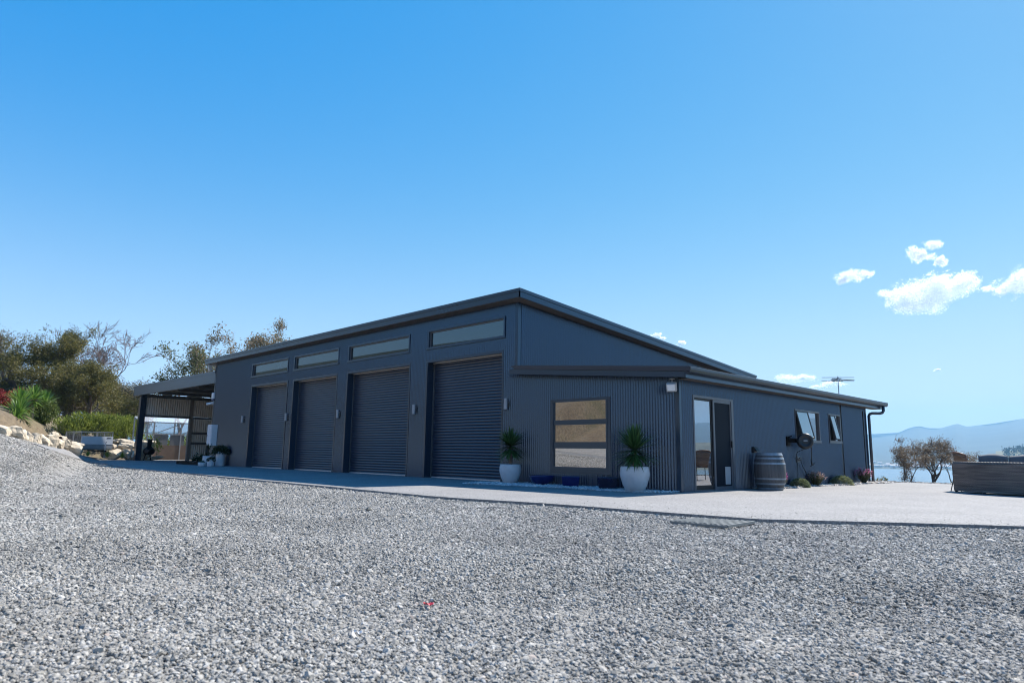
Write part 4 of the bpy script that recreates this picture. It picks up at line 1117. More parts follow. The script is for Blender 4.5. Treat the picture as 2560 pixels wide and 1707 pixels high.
# ------------------------------------------------------------------ rock edging and retaining wall
mt_rock = M('pale_sandstone', (.50, .43, .33), .9, .30, 2.2, .2, 0, .05, 5.0)
def rock(c, sx, sy, sz, rz, seed, label, grp):
    rg = np.random.default_rng(seed)
    import bmesh
    bm = bmesh.new(); bmesh.ops.create_cube(bm, size=2.0)
    bmesh.ops.subdivide_edges(bm, edges=bm.edges[:], cuts=5, use_grid_fill=True)
    ph = rg.uniform(0, 6.28, 12); cut = [(rg.normal(size=3), rg.uniform(.80, .98)) for _ in range(9)]
    for v in bm.verts:
        p = np.array(v.co); n_ = np.linalg.norm(p); p = p*(.55+.45/max(n_, 1e-6)*1.25)
        for d, k in cut:
            d = d/np.linalg.norm(d); t = np.dot(p, d)
            if t > k: p = p-d*(t-k)
        f = .06*(math.sin(p[0]*4+ph[0])*math.sin(p[1]*4.3+ph[1])+math.sin(p[2]*5+ph[2])*math.sin(p[0]*3.1+ph[3]))+.035*math.sin(p[1]*11+ph[4])*math.sin(p[2]*10+ph[5])+rg.normal(0, .02)
        p = p*(1+f)
        v.co = Vector((p[0]*sx, p[1]*sy, p[2]*sz))
    me = bpy.data.meshes.new('rock'); bm.to_mesh(me); bm.free(); me.materials.append(mt_rock)
    o = bpy.data.objects.new('rock', me); COL.objects.link(o); o.location = c; o.rotation_euler = (rg.normal(0, .08), rg.normal(0, .08), rz)
    return tag(o, label, 'rock', grp)
GE = 'pale rocks edging the garden bed'
# u, v(base), height px, width px, distance
edge_rocks = [(10,1089,25,40,35.6), (36,1096,28,38,36.6), (57,1103,28,30,37.6), (74,1108,28,28,38.6), (92,1112,28,30,39.8), (112,1116,28,28,41.0), (133,1119,30,28,42.2), (150,1121,26,26,43.2), (168,1124,26,30,44.4), (188,1140,34,46,45.6), (160,1108,18,26,44.8), (139,1100,20,24,43.6)]
elab = ['rock cut by the left picture edge, first of the garden edging', 'tallest blocky pale rock near the left end of the garden edging', 'upright tan rock third from the left in the garden edging', 'narrow upright rock fourth from the left in the garden edging', 'narrow pale rock left of the purple succulents', 'upright rock just left of the purple succulents', 'pale rock in front of the purple succulents', 'low rock under the purple succulents', 'small cracked rock beside the big end boulder', 'biggest sloping cream boulder ending the garden edging', 'flat rock between purple succulents behind the edging', 'low rock behind the leftmost purple succulent']
for i, ((u, vb, hp, wp, d), lab) in enumerate(zip(edge_rocks, elab)):
    p = at(u, vb, d); k = d/1700*.82
    hh = hp*k*.58; ww = wp*k*.56
    zb = min(p[2], hz(p[0], p[1])) if i < 9 else p[2]
    rock((p[0]-.25, p[1]-.1, p[2]+hh*.75), ww, ww*.85, hh, .9+i*.7, 100+i, lab, GE)
GW = 'stacked rocks of the retaining wall behind the trailer'
rw = [(285,1145,1121,38,52.0,'bottom rock of the retaining wall just right of the trailer'), (322,1146,1122,40,51.8,'bottom rock of the retaining wall left of the carport post'), (352,1148,1120,40,51.0,'large bottom rock right of the carport post'),
      (284,1120,1108,30,52.8,'middle rock of the retaining wall right of the trailer'), (310,1122,1107,34,52.6,'middle knobbly rock of the retaining wall left of the post'), (372,1120,1104,26,51.4,'middle rock of the wall behind the black stove'), (328,1120,1108,28,52.4,'small middle rock next to the carport post'),
      (287,1109,1099,40,53.2,'long flat top rock of the retaining wall by the trailer'), (318,1110,1099,36,53.0,'flat grey top rock left of the carport post'), (356,1119,1101,34,51.8,'tan top rock right of the carport post'), (386,1148,1140,30,49.6,'low rock at the foot of the black stove'), (383,1116,1102,20,52.0,'top rock right of the stove chimney')]
for i, (u, vb, vt, wp, d, lab) in enumerate(rw):
    p = at(u, vb, d); k = d/1700*.84
    rock((p[0], p[1], p[2]+(vb-vt)*k*.45), wp*k*.52, wp*k*.5, (vb-vt)*k*.56, 1.0+i*.4, 200+i, lab, GW)

# ------------------------------------------------------------------ garden planting
def gz(u, v, d): p = at(u, v, d); return np.array((p[0], p[1], p[2]))
def clump_yucca(heads, label):
    rg = np.random.default_rng(9)
    b = heads[0][0]
    e = thing('yucca_clump', (b[0], b[1], hz(b[0], b[1])), label, 'yucca')
    st = MB(); g = MB()
    for c, L, n in heads:
        z = hz(c[0], c[1]); st.tube([(c[0], c[1], z-.1), c], [.10, .07], 8)
        rosette(g, c, n, L, .075, rg, -.9, 1.5, .12)
    st.build('stem', mt_bark2, e); g.build('foliage', mt_yucca_y, e)
clump_yucca([(gz(46, 1036, 41.5), 1.05, 230), (gz(50, 1010, 43.5), 1.1, 190), (gz(84, 1000, 44.5), 1.0, 170), (gz(112, 1008, 46.5), .95, 150), (gz(36, 1050, 41.0), .8, 110)], 'bright green spiky yucca clump in the garden behind the rock edging')
def leafblob(name, c, r, n, size, asp, mat, label, cat, seed, grp=None, trunk=True, top=1.0, lobes=9, spiky=.5, shell=.35):
    rg = np.random.default_rng(seed); c = np.array(c, float); r = np.array(r, float)
    e = thing(name, (c[0], c[1], hz(c[0], c[1])), label, cat, grp)
    ctr = rg.normal(size=(lobes, 3)); ctr /= np.linalg.norm(ctr, axis=1)[:, None]; ctr *= rg.uniform(.35, .75, (lobes, 1)); lr = rg.uniform(.35, .6, lobes)
    k = rg.integers(0, lobes, n); q = rg.normal(size=(n, 3)); q /= np.linalg.norm(q, axis=1)[:, None]
    P = ctr[k]+q*(lr[k]*rg.uniform(1-shell, 1.05, n))[:, None]
    D = q+np.array((0, 0, spiky)); g = MB()
    leafquads(g, c+P*r, size, asp, rg, D, .5); g.build('foliage', mat, e)
    if trunk:
        s_ = MB(); z = hz(c[0], c[1])
        for i in range(6):
            a = rg.uniform(0, 6.28); s_.tube([(c[0]+.06*math.cos(a), c[1]+.06*math.sin(a), z-.1), c+ctr[i % lobes]*r*.8], [.035, .012], 5)
        s_.build('stem', mt_bark, e)
    return e
mt_red = leafmat('red_maple_leaf', (.12, .012, .015), (.24, .03, .03), (.34, .06, .05), .35)
mt_conif = leafmat('conifer_spray', (.05, .075, .015), (.11, .15, .03), (.24, .26, .06), .25)
mt_blueg = leafmat('blue_grey_leaf', (.03, .05, .05), (.07, .10, .10), (.14, .18, .18), .2)
mt_pitto = leafmat('bright_shrub_leaf', (.06, .09, .014), (.20, .24, .04), (.38, .40, .10), .35)
mt_gold = leafmat('lime_grass', (.16, .20, .02), (.32, .36, .05), (.48, .48, .12), .4)
mt_purp = leafmat('purple_succulent_leaf', (.012, .004, .008), (.03, .008, .014), (.06, .02, .03), .1)
mt_dry = leafmat('dry_tuft', (.30, .20, .10), (.42, .30, .16), (.5, .38, .22), .3)
p = gz(16, 1008, 47.0); leafblob('red_shrub', p, (1.35, 1.35, .95), 3600, .14, .6, mt_red, 'dark red leaved shrub at the left edge behind the yucca', 'shrub', 41, None, True, 1, 12)
p = gz(113, 1036, 45.0); leafblob('clipped_conifer', (p[0], p[1], p[2]), (.62, .62, .84), 7000, .10, .35, mt_conif, 'rounded green weeping conifer beside the yucca clump', 'conifer', 42, None, True, 1, 26, -.6, .3)
p = gz(108, 1072, 44.5); leafblob('groundcover_shrub', p, (.85, .6, .20), 1700, .09, .3, mt_blueg, 'low blue grey shrub below the rounded conifer', 'shrub', 43, None, False, 1, 14)
GB = 'green bushes behind the retaining wall'
for (u, v, d, r, lab, sd_, nn) in ((188, 1058, 55.0, (1.25, 1.25, .80), 'round yellow green bush behind the trailer cage at left', 51, 4200), (218, 1066, 57.5, (.85, .85, .60), 'small olive bush between two larger bushes behind the trailer', 52, 2000), (262, 1066, 56.0, (1.35, 1.35, 1.0), 'biggest bright green bush behind the trailer', 53, 5200), (318, 1072, 57.0, (1.35, 1.35, 1.15), 'bright green bush against the carport post', 54, 5200)):
    leafblob('green_bush', gz(u, v, d), r, nn, .17, .32, mt_pitto, lab, 'bush', sd_, GB, True, 1, 22, 1.5, .35)
GT = 'grass tufts on the paving edge by the carport'
for (x, y, r, lab, sd_) in ((-49.5, 4.4, 1.2, 'leafy bush seen through the left half of the shade house net', 56), (-50.5, 7.2, 1.5, 'tall leafy bush seen through the right half of the shade house net', 57), (-51.0, 10.5, 1.6, 'bush behind the far end of the shade house', 58)):
    leafblob('green_bush', (x, y, hz(x, y)+r*.75), (r, r, r*.95), 3600, .17, .32, mt_pitto, lab, 'bush', sd_, 'bushes behind the shade house', True, 1, 18, 1.0, .5)
def tuft(p, L, n, mat, label, seed, w=.018):
    rg = np.random.default_rng(seed); g = MB(); rosette(g, (0, 0, 0), n, L, w, rg, .35, 1.55, .3)
    o = g.build('grass_tuft', mat, None); o.location = p; return tag(o, label, 'grass tuft', GT)
for (u, v, d, L, lab, sd_) in ((219, 1140, 48.6, .38, 'lime tuft between the end boulder and trailer', 61), (268, 1143, 49.5, .62, 'tall lime grass tuft right of the trailer coupling', 62), (305, 1146, 49.8, .55, 'yellowish straw tuft left of the carport post', 63)):
    q = gz(u, v, d); tuft((q[0], q[1], q[2]), L, 130, mt_gold, lab, sd_)
q = gz(88, 1078, 42.5); o_ = tuft(q, .32, 70, mt_dry, 'dry orange tuft in the garden soil behind the rocks', 64); o_['group'] = 'tufts in the garden bed'
GP = 'purple rosette succulents among the rocks'
for (u, v, d, lab, nh, sd_) in ((106, 1090, 43.2, 'leftmost dark purple rosette succulent above the rocks', 2, 71), (122, 1097, 43.4, 'large dark purple succulent cluster among the pale rocks', 5, 72), (146, 1095, 44.0, 'dark purple succulent on stalks right of the cluster', 4, 73), (158, 1105, 44.6, 'dark purple succulent nearest the big end boulder', 2, 74)):
    rg = np.random.default_rng(sd_); q = gz(u, v, d); e = thing('purple_succulent', (q[0], q[1], q[2]-.25), lab, 'succulent', GP); g = MB(); s_ = MB()
    for k in range(nh):
        c = q+np.array((rg.normal(0, .16), rg.normal(0, .16), rg.normal(0, .09))); rosette(g, c, 34, .17, .07, rg, -.1, 1.3, .0); s_.tube([q-np.array((0, 0, .35)), c], [.02, .016], 5)
    g.build('rosettes', mt_purp, e); s_.build('stalks', mt_bark2, e)

# ------------------------------------------------------------------ trailer
mt_trl = M('trailer_grey', (.20, .20, .20), .5, .1, 3); mt_board = M('white_sign_board', (.62, .64, .66), .5, .04, 4)
tp = at(238, 1142, 50.5); e = thing('box_trailer', (0, 0, 0), 'grey box trailer with mesh cage and white front board behind the rocks', 'trailer')
TW, TLn = 1.85, 2.5
g = MB()
g.box((-TW/2, 0, .50), (TW/2, TLn, .56)); g.box((-TW/2, 0, .56), (TW/2, .05, .98)); g.box((-TW/2, TLn-.05, .56), (TW/2, TLn, .98)); g.box((-TW/2, .05, .56), (-TW/2+.05, TLn-.05, .98)); g.box((TW/2-.05, .05, .56), (TW/2, TLn-.05, .98))
g.build('tray', mt_trl, e)
g = MB(); g.box((-TW/2+.02, -.07, .84), (TW/2-.02, -.01, 1.34)); bo = g.build('front_board', mt_board, e)
g = MB()
for k in range(4): g.box((.55+k*.065, -.078, 1.22), (.595+k*.065, -.0712, 1.27))
g.build('lettering', mt_black, bo)
g = MB(); g.box((-TW/2+.05, -.06, .56), (TW/2-.05, -.002, .835)); g.build('toolbox', M('toolbox_grey', (.26, .27, .28), .5), e)
g = MB(); H0, H1 = .98, 1.62
for x in (-TW/2+.025, TW/2-.025):
    for y in (.03, TLn*.5, TLn-.03): g.box((x-.022, y-.022, H0), (x+.022, y+.022, H1-.022))
    g.box((x-.022, .0, H1-.02), (x+.022, TLn, H1+.02))
for y in (.03, TLn-.03):
    g.box((-TW/2, y-.02, H1-.018), (TW/2, y+.02, H1+.018)); g.box((-.022, y-.021, H0), (.022, y+.021, H1-.02))
g.build('cage_frame', M('cage_steel', (.30, .31, .31), .45, .1, 5, .5, .4), e)
g = MB()
for x in (-TW/2+.025, TW/2-.025):
    for k in range(1, 25): g.box((x-.003, k*.1-.003, H0), (x+.003, k*.1+.003, H1))
    for k in range(1, 7): g.box((x-.003, .0, H0+k*.09-.003), (x+.003, TLn, H0+k*.09+.003))
for k in range(1, 18): g.box((-TW/2+k*.1-.003, .027, H0), (-TW/2+k*.1+.003, .033, H1)); g.box((-TW/2+k*.1-.003, TLn-.033, H0), (-TW/2+k*.1+.003, TLn-.027, H1))
g.build('cage_mesh', M('mesh_wire', (.28, .28, .28), .5, .1, 5, .5, .4), e)
g = MB(); g.bar((-.5, 0, .46), (0, -1.15, .42), .07); g.bar((.5, 0, .46), (0, -1.15, .42), .07); g.box((-.06, -1.4, .38), (.06, -1.1, .48)); g.build('drawbar', mt_blk2, e)
g = MB(); g.tube([(.14, -.95, .05), (.14, -.95, .95)], .03, 8); g.tube([(.14, -.95, .95), (.14, -1.08, 1.0)], .016, 6); g.lathe([(.03, -.03), (.10, -.025), (.10, .025), (.03, .03)], 16, (.14, -.95, .10), True, True, (1, 0, 0)); g.build('jockey_wheel', mt_alu, e)
for sx in (-1, 1):
    w_ = MB(); w_.lathe([(.17, -.09), (.29, -.09), (.32, -.05), (.32, .05), (.29, .09), (.17, .09)], 28, (sx*(TW/2+.10), TLn*.55, .32), True, True, (1, 0, 0)); wo = w_.build('wheel', mt_black, e)
    w_ = MB(); w_.lathe([(.03, -.04), (.165, -.07), (.165, .07), (.03, .04)], 20, (sx*(TW/2+.10), TLn*.55, .32), True, True, (1, 0, 0)); w_.build('rim', mt_alu, wo)
    w_ = MB(); w_.box((sx*(TW/2+.02)-(.0 if sx > 0 else .22), TLn*.55-.42, .66), (sx*(TW/2+.02)+(.22 if sx > 0 else .0), TLn*.55+.42, .69)); w_.build('mudguard', mt_trl, e)
e.location = (tp[0], tp[1], .10); e.rotation_euler = (0, 0, R(98))

# black chiminea
cpz = at(370, 1149, 49.3); cc = np.array((cpz[0], cpz[1], .03))
e = thing('chiminea', cc, 'black iron pot-bellied chiminea with chimney inside the carport edge', 'chiminea')
g = MB(); g.lathe([(.10, .30), (.24, .34), (.33, .45), (.35, .56), (.30, .68), (.18, .78), (.13, .84), (.13, 1.22), (.16, 1.24), (.16, 1.30), (.11, 1.30)], 28, cc, True, True); g.build('body', mt_blk2, e, True)
g = MB(); dn = np.array((.78, -.6, 0)); g.lathe([(.12, .0), (.13, .02), (.12, .04)], 20, cc+np.array((.25, -.2, .54)), True, True, dn); g.build('fire_door', mt_black, e)
for a in (0.3, 2.4, 4.5):
    g = MB(); g.tube([cc+np.array((.16*math.cos(a), .16*math.sin(a), .34)), cc+np.array((.26*math.cos(a), .26*math.sin(a), -.05))], [.035, .03], 8); g.build('leg', mt_blk2, e)
q = gz(391, 1140, 50.0); e = thing('staked_plant', (q[0], q[1], .02), 'small yellow green plant on a thin stem beside the chiminea', 'plant')
g = MB(); g.tube([(q[0], q[1], 0), (q[0]+.02, q[1], .85)], .012, 6); g.build('stem', mt_bark2, e)
g = MB(); rg = np.random.default_rng(8); leafquads(g, np.array((q[0], q[1], .95))+rg.normal(0, 1, (160, 3))*np.array((.12, .12, .22)), .14, .5, rg); g.build('foliage', mt_gold, e)

# shade house beyond the carport
GX = -43.2; e = thing('shade_house', (GX, 5, 0), 'netted shade house with brown base boards seen through the carport', 'greenhouse')
mt_fr = M('white_frame', (.34, .34, .34), .5)
g = MB()
for y in (1.3, 2.2, 4.0, 5.9, 7.8): g.box((GX-.04, y-.04, -.05), (GX+.04, y+.04, 2.55))
for z in (1.70, 2.50): g.box((GX-.035, 1.3, z), (GX+.035, 7.8, z+.07))
for y in (2.2, 4.0, 5.9): g.bar((GX, y+.1, 1.78), (GX, y+1.8, 2.5), .05)
for y in (1.3, 2.2, 4.0, 5.9, 7.8): g.bar((GX, y, 2.53), (GX-1.4, y, 2.9), .07); g.box((GX-1.44, y-.04, 0), (GX-1.36, y+.04, 2.9))
g.build('frame', mt_fr, e)
g = MB(); g.box((GX-.02, 2.14, -.05), (GX+.02, 7.76, .98)); g.build('base_board', M('brown_board', (.19, .13, .095), .8, .15, 1.5), e)
g = MB(); 
for y in (2.2, 3.3, 4.4, 5.5, 6.6): g.box((GX-.012, y, .985), (GX+.012, y+.95, 1.695))
g.build('net_panel', M('shade_cloth', (.17, .17, .17), .8, .2, 3), e)
m, nt, b = new_mat('bird_net'); b.inputs['Base Color'].default_value = (.55, .56, .57, 1); tr = nt.nodes.new('ShaderNodeBsdfTransparent'); mx = nt.nodes.new('ShaderNodeMixShader'); mx.inputs[0].default_value = .30
nt.links.new(tr.outputs[0], mx.inputs[1]); nt.links.new(b.outputs[0], mx.inputs[2]); nt.links.new(mx.outputs[0], nt.nodes['Material Output'].inputs['Surface']); mt_net = m
g = MB(); g.box((GX-.05, 1.3, 1.74), (GX-.045, 7.8, 2.5)); g.hexa([(GX, 1.3, 2.585), (GX, 7.8, 2.585), (GX-1.4, 7.8, 2.955), (GX-1.4, 1.3, 2.955)], [(GX, 1.3, 2.59), (GX, 7.8, 2.59), (GX-1.4, 7.8, 2.96), (GX-1.4, 1.3, 2.96)]); g.build('netting', mt_net, e)

# ------------------------------------------------------------------ trees
mt_acacia = leafmat('acacia_leaf', (.050, .055, .018), (.14, .13, .038), (.30, .245, .080), .42)
mt_acacia2 = leafmat('grey_acacia_leaf', (.07, .07, .045), (.15, .14, .09), (.26, .22, .14), .4)
mt_gum = leafmat('gum_leaf', (.08, .09, .045), (.20, .16, .09), (.38, .23, .14), .45)
mt_gum2 = leafmat('green_gum_leaf', (.05, .07, .03), (.12, .14, .055), (.24, .20, .09), .45)
def tree(name, base, H, spread, lean, mat, bark, label, seed, lv=4, leaf=.22, asp=.22, per=26, clump=.42, nst=1, rad=.16, sprd=.62, nch=(2, 4), up=.12, droop=-.2, first=.35, grp=None, cat='tree', rmin=0.0):
    rg = np.random.default_rng(seed); base = np.array(base, float)
    e = thing(name, base, label, cat, grp); tips = []; g = MB()
    for s in range(nst):
        d = np.array((lean[0]+rg.normal(0, .18)*(nst > 1), lean[1]+rg.normal(0, .18)*(nst > 1), 1.0))
        branches(g, rg, base+np.array((rg.normal(0, .15), rg.normal(0, .15), -.2))*(nst > 1)+np.array((0, 0, -.1)), d, H*first, rad, lv, tips, sprd, nch, .16, up, .66, 6, None, rmin)
    T = np.array([t for t, _ in tips]); D = np.array([d for _, d in tips])
    # fit the crown to the size the tree has
    c = T.mean(0); k = np.array((spread/(np.percentile(np.abs(T[:, 0]-c[0]), 95)*2+1e-6), spread/(np.percentile(np.abs(T[:, 1]-c[1]), 95)*2+1e-6), (H)/(T[:, 2].max()-base[2])))
    for i in range(len(g.V)): g.V[i] = base+(g.V[i]-base)*k
    T = base+(T-base)*k
    sh = (T.mean(0)-base)[:2]/max((T.mean(0)-base)[2], .1)
    for i in range(len(g.V)): g.V[i][:, :2] -= (g.V[i][:, 2:3]-base[2])*sh
    T[:, :2] -= (T[:, 2:3]-base[2])*sh
    g.build('trunk', bark, e)
    if per:
        n = len(T)*per; i = rg.integers(0, len(T), n); P = T[i]+rg.normal(0, clump, (n, 3))*np.array((1, 1, .75)); g = MB()
        leafquads(g, P, leaf, asp, rg, D[i]*.6+np.array((0, 0, droop)), .9); g.build('crown', mat, e)
    return e
def tb(u, v, d): q = at(u, v, d); z = hz(q[0], q[1]); return np.array((q[0], q[1], z)), q[2]
GTR = 'bush trees behind the garden'
def put(u, vtop, d, spread, mat, bark, label, seed, **k):
    b, zt = tb(u, vtop, d); return tree(k.pop('name', 'bushy_tree'), b, zt-b[2], spread, k.pop('lean', (0, 0)), mat, bark, label, seed, grp=GTR, **k)
AC = dict(nch=(3, 4), asp=.26)
put(108, 815, 70, 5.6, mt_acacia, mt_bark, 'largest dark olive bushy tree rising above the yuccas', 301, lv=4, per=52, clump=.27, nst=2, rad=.22, leaf=.20, **AC)
put(236, 905, 64, 4.2, mt_acacia, mt_bark, 'dense olive tree in front of the bare tree', 302, lv=4, per=46, clump=.25, nst=2, rad=.17, leaf=.18, **AC)
put(178, 905, 67, 5.4, mt_acacia, mt_bark, 'spreading dark tree with leaning trunks in the middle of the grove', 303, lv=4, per=30, clump=.27, nst=3, rad=.13, leaf=.19, **AC)
put(10, 838, 80, 5.0, mt_acacia2, mt_bark2, 'greyish wispy tree at the left picture edge', 304, lv=5, per=10, clump=.40, nst=2, rad=.18, sprd=.5, rmin=.015)
put(322, 955, 78, 4.2, mt_acacia2, mt_bark, 'brownish olive tree behind the left end of the carport', 305, lv=4, per=60, clump=.34, nst=2, rad=.18, **AC)
put(285, 990, 74, 4.6, mt_acacia, mt_bark2, 'low grey olive tree between the grove and carport', 306, lv=4, per=60, clump=.36, nst=2, rad=.15)
put(50, 940, 74, 6.0, mt_acacia, mt_bark, 'low dark tree behind the red shrub', 307, lv=4, per=50, clump=.34, nst=2, rad=.15)
put(130, 960, 72, 6.0, mt_acacia2, mt_bark, 'grey green undergrowth tree below the largest tree', 313, lv=4, per=36, clump=.34, nst=3, rad=.12)
put(246, 795, 86, 8.4, mt_acacia2, mt_bark3, 'tall nearly leafless tree with fine spreading branches', 308, name='bare_tree', lv=6, per=1, leaf=.12, clump=.12, nst=2, rad=.16, sprd=.36, nch=(2, 4), up=.05, first=.28, rmin=.014)
put(468, 868, 72, 4.6, mt_gum2, mt_bark2, 'green leaved gum tree rising behind the carport roof', 309, name='gum_tree', lv=5, per=15, leaf=.24, asp=.4, clump=.30, nst=1, rad=.2, sprd=.55, rmin=.016)
put(560, 818, 76, 5.6, mt_gum, mt_bark2, 'thin gum tree with sparse top left of the tallest gum', 310, name='gum_tree', lv=5, per=13, leaf=.24, asp=.4, clump=.28, nst=1, rad=.2, sprd=.5, rmin=.016)
put(668, 800, 80, 7.4, mt_gum, mt_bark2, 'tallest reddish leaved gum tree rising behind the shed roof', 311, name='gum_tree', lv=5, per=20, leaf=.24, asp=.4, clump=.32, nst=2, rad=.2, sprd=.5, rmin=.016)
put(738, 826, 82, 4.6, mt_gum, mt_bark2, 'small gum tree top just showing over the roof edge at right', 312, name='gum_tree', lv=4, per=20, leaf=.24, asp=.4, clump=.36, nst=1, rad=.18, sprd=.5, rmin=.016)
# trees below the lookout
GL = 'trees on the slope beyond the paving'
def put2(u, vtop, d, spread, label, seed, mat, **k):
    q = at(u, vtop, d); z = float(zground(np.array([q[0]]), np.array([q[1]]))[0])
    return tree(k.pop('name', 'slope_tree'), (q[0], q[1], z), q[2]-z, spread, k.pop('lean', (0, 0)), mat, mt_bark, label, seed, grp=GL, **k)
mt_slope = leafmat('brown_olive_leaf', (.08, .065, .05), (.17, .13, .09), (.28, .21, .14), .4)
SL = dict(lv=5, leaf=.125, asp=.30, clump=.17, sprd=.42, up=.15, first=.36, rmin=.010, nch=(2, 3))
put2(2262, 1096, 58, 2.4, 'slender brownish tree with airy crown nearest the downpipe', 405, mt_slope, per=11, nst=2, rad=.07, **SL)
put2(2322, 1093, 62, 3.4, 'broadest brownish tree with several twisting trunks beyond the paving', 401, mt_slope, per=11, nst=3, rad=.07, **SL)
put2(2372, 1103, 63, 2.6, 'brownish tree partly behind the rattan chair', 404, mt_slope, per=11, nst=2, rad=.07, **SL)
put2(2430, 1128, 80, 3.0, 'smaller brownish tree between the chair and the sofa cushions', 402, mt_slope, per=8, nst=3, rad=.07, **SL)
q = at(2206, 1203, 40.0); leafblob('small_shrub', q, (.28, .28, .30), 500, .09, .4, mt_acacia, 'tiny dark shrub poking over the paving edge near the downpipe', 'shrub', 403, None, True, 1, 6)

# ------------------------------------------------------------------ yard behind the photographer, seen in the window panes
bw = MB()
def blockmat():
    m, nt, b = new_mat('grey_block')
    br_ = nt.nodes.new('ShaderNodeTexBrick'); br_.inputs['Scale'].default_value = 2.5; br_.inputs['Color1'].default_value = (.26, .26, .255, 1); br_.inputs['Color2'].default_value = (.31, .305, .30, 1); br_.inputs['Mortar'].default_value = (.20, .20, .20, 1); br_.inputs['Mortar Size'].default_value = .012
    tc = nt.nodes.new('ShaderNodeTexCoord'); mp = nt.nodes.new('ShaderNodeMapping'); mp.inputs['Rotation'].default_value = (R(90), 0, 0); nt.links.new(tc.outputs['Object'], mp.inputs[0]); nt.links.new(mp.outputs[0], br_.inputs['Vector']); nt.links.new(br_.outputs['Color'], b.inputs['Base Color']); b.inputs['Roughness'].default_value = .9
    return m
bw.bar((-27, -16.0, .45), (-3, -16.6, .45), .3, 1.6); bw.bar((-3, -16.6, .35), (24, -25.0, .35), .3, 1.6)
tag(bw.build('block_wall', blockmat(), None, origin=(0, -17, 0)), 'long low grey block retaining wall across the gravel yard', 'wall')
# lawn by the paving
mb = MB(); V, F = grid(np.arange(9.0, 26.01, 1.0), np.arange(13.5, 24.01, 1.0), lambda X, Y: h_gravel(X, Y)+.02); mb.add(V, F)
kind(mb.build('lawn', M('mown_lawn', (.07, .14, .02), .9, .2, 3), smooth=True), 'structure')

# ------------------------------------------------------------------ bay, far shore, mountains
def water_mat():
    m, nt, b = new_mat('bay_water'); b.inputs['Base Color'].default_value = (.06, .10, .13, 1); b.inputs['Roughness'].default_value = .25
    n = noise(nt, .12, 5); bp = nt.nodes.new('ShaderNodeBump'); bp.inputs['Distance'].default_value = 1.2; bp.inputs['Strength'].default_value = .6
    nt.links.new(n.outputs['Fac'], bp.inputs['Height']); nt.links.new(bp.outputs[0], b.inputs['Normal']); return m
mb = MB(); V, F = grid(np.linspace(-7000, 9000, 17), np.linspace(150, 9500, 12), lambda X, Y: X*0+WATER_Z); mb.add(V, F)
kind(mb.build('water', water_mat()), 'structure')
# mountains: ridge profile measured as elevation angle by azimuth
ridge_px = [(2174,1085.6), (2246,1082), (2275,1069.5), (2298,1065), (2319,1070.7), (2353,1070.7), (2392,1059), (2418,1067), (2484,1059), (2560,1046.6)]
az_e = []
for u, v in ridge_px:
    d = ray(u, v); az_e.append((math.atan2(d[0], d[1]), d[2]/math.hypot(d[0], d[1])))
RA = np.array([a for a, _ in az_e]); RE = np.array([e_ for _, e_ in az_e])
RA = np.concatenate([[R(-75), R(-50), R(-30)], RA, [R(8), R(25), R(45), R(70)]]); RE = np.concatenate([[.02, .026, .024], RE, [.062, .05, .035, .03]])
azs = np.radians(np.arange(-75, 70.01, .25)); rr = np.array([2900, 3000, 3300, 3800, 4500, 5300, 6200, 7000, 7600, 8000, 8400, 9200])
def fbm(x, y, seed, oct=5):
    r_ = np.random.default_rng(seed); s = 0; a = 1.0; f = 1.0
    for o in range(oct):
        p = r_.uniform(0, 6.28, 4); s = s+a*(np.sin(x*f+p[0]+1.3*np.sin(y*f*.8+p[1]))*np.cos(y*f*1.1+p[2]+.9*np.sin(x*f*.7+p[3]))); a *= .5; f *= 2.03
    return s
A, Q = np.meshgrid(azs, rr, indexing='ij')
top = CAM[2]+np.interp(A, RA, RE)*8000
t = np.clip((Q-2900)/5100, 0, 1)
prof = t**1.5
Z = WATER_Z+2*(Q > 2900)+(top-WATER_Z)*np.where(Q <= 8000, prof, 1-.25*(Q-8000)/1200)
X = CAM[0]+Q*np.sin(A); Y = CAM[1]+Q*np.cos(A)
Z = Z+fbm(X/700, Y/700, 4)*30*np.sin(np.clip(t, 0, 1)*PI)*(Q < 7900)
V = np.stack([X, Y, Z], -1).reshape(-1, 3); ny = len(rr); I, J = np.meshgrid(np.arange(len(azs)-1), np.arange(ny-1), indexing='ij'); a = (I*ny+J).ravel()
mb = MB(); mb.add(V, np.stack([a, a+ny, a+ny+1, a+1], -1))
mt_mtn = M('forested_mountain', (.028, .038, .030), .95, .35, .004)
kind(mb.build('mountains', mt_mtn, smooth=True), 'structure')
# headland with trees and houses on the near right shore
hp = [(2380,1141), (2404,1129), (2440,1124), (2484,1118), (2520,1117), (2560,1113), (2640,1108)]
HA = []; HE = []
for u, v in hp:
    d = ray(u, v); HA.append(math.atan2(d[0], d[1])); HE.append(d[2]/math.hypot(d[0], d[1]))
azs = np.radians(np.arange(-10.5, 40.01, .15)); rr = np.array([1850, 1900, 2000, 2150, 2250, 2400, 2600])
HA = np.array([R(-10.5)]+HA+[R(12), R(40)]); HE = np.array([-.016]+HE+[.03, .02])
A, Q = np.meshgrid(azs, rr, indexing='ij'); topz = CAM[2]+np.interp(A, HA, HE)*2250-10; t = np.clip((Q-1850)/400, 0, 1)
Z = WATER_Z-4+(topz-WATER_Z+4)*np.where(Q <= 2250, t*t*(3-2*t), 1-.5*(Q-2250)/350); X = CAM[0]+Q*np.sin(A); Y = CAM[1]+Q*np.cos(A)
V = np.stack([X, Y, Z], -1).reshape(-1, 3); ny = len(rr); I, J = np.meshgrid(np.arange(len(azs)-1), np.arange(ny-1), indexing='ij'); a = (I*ny+J).ravel()
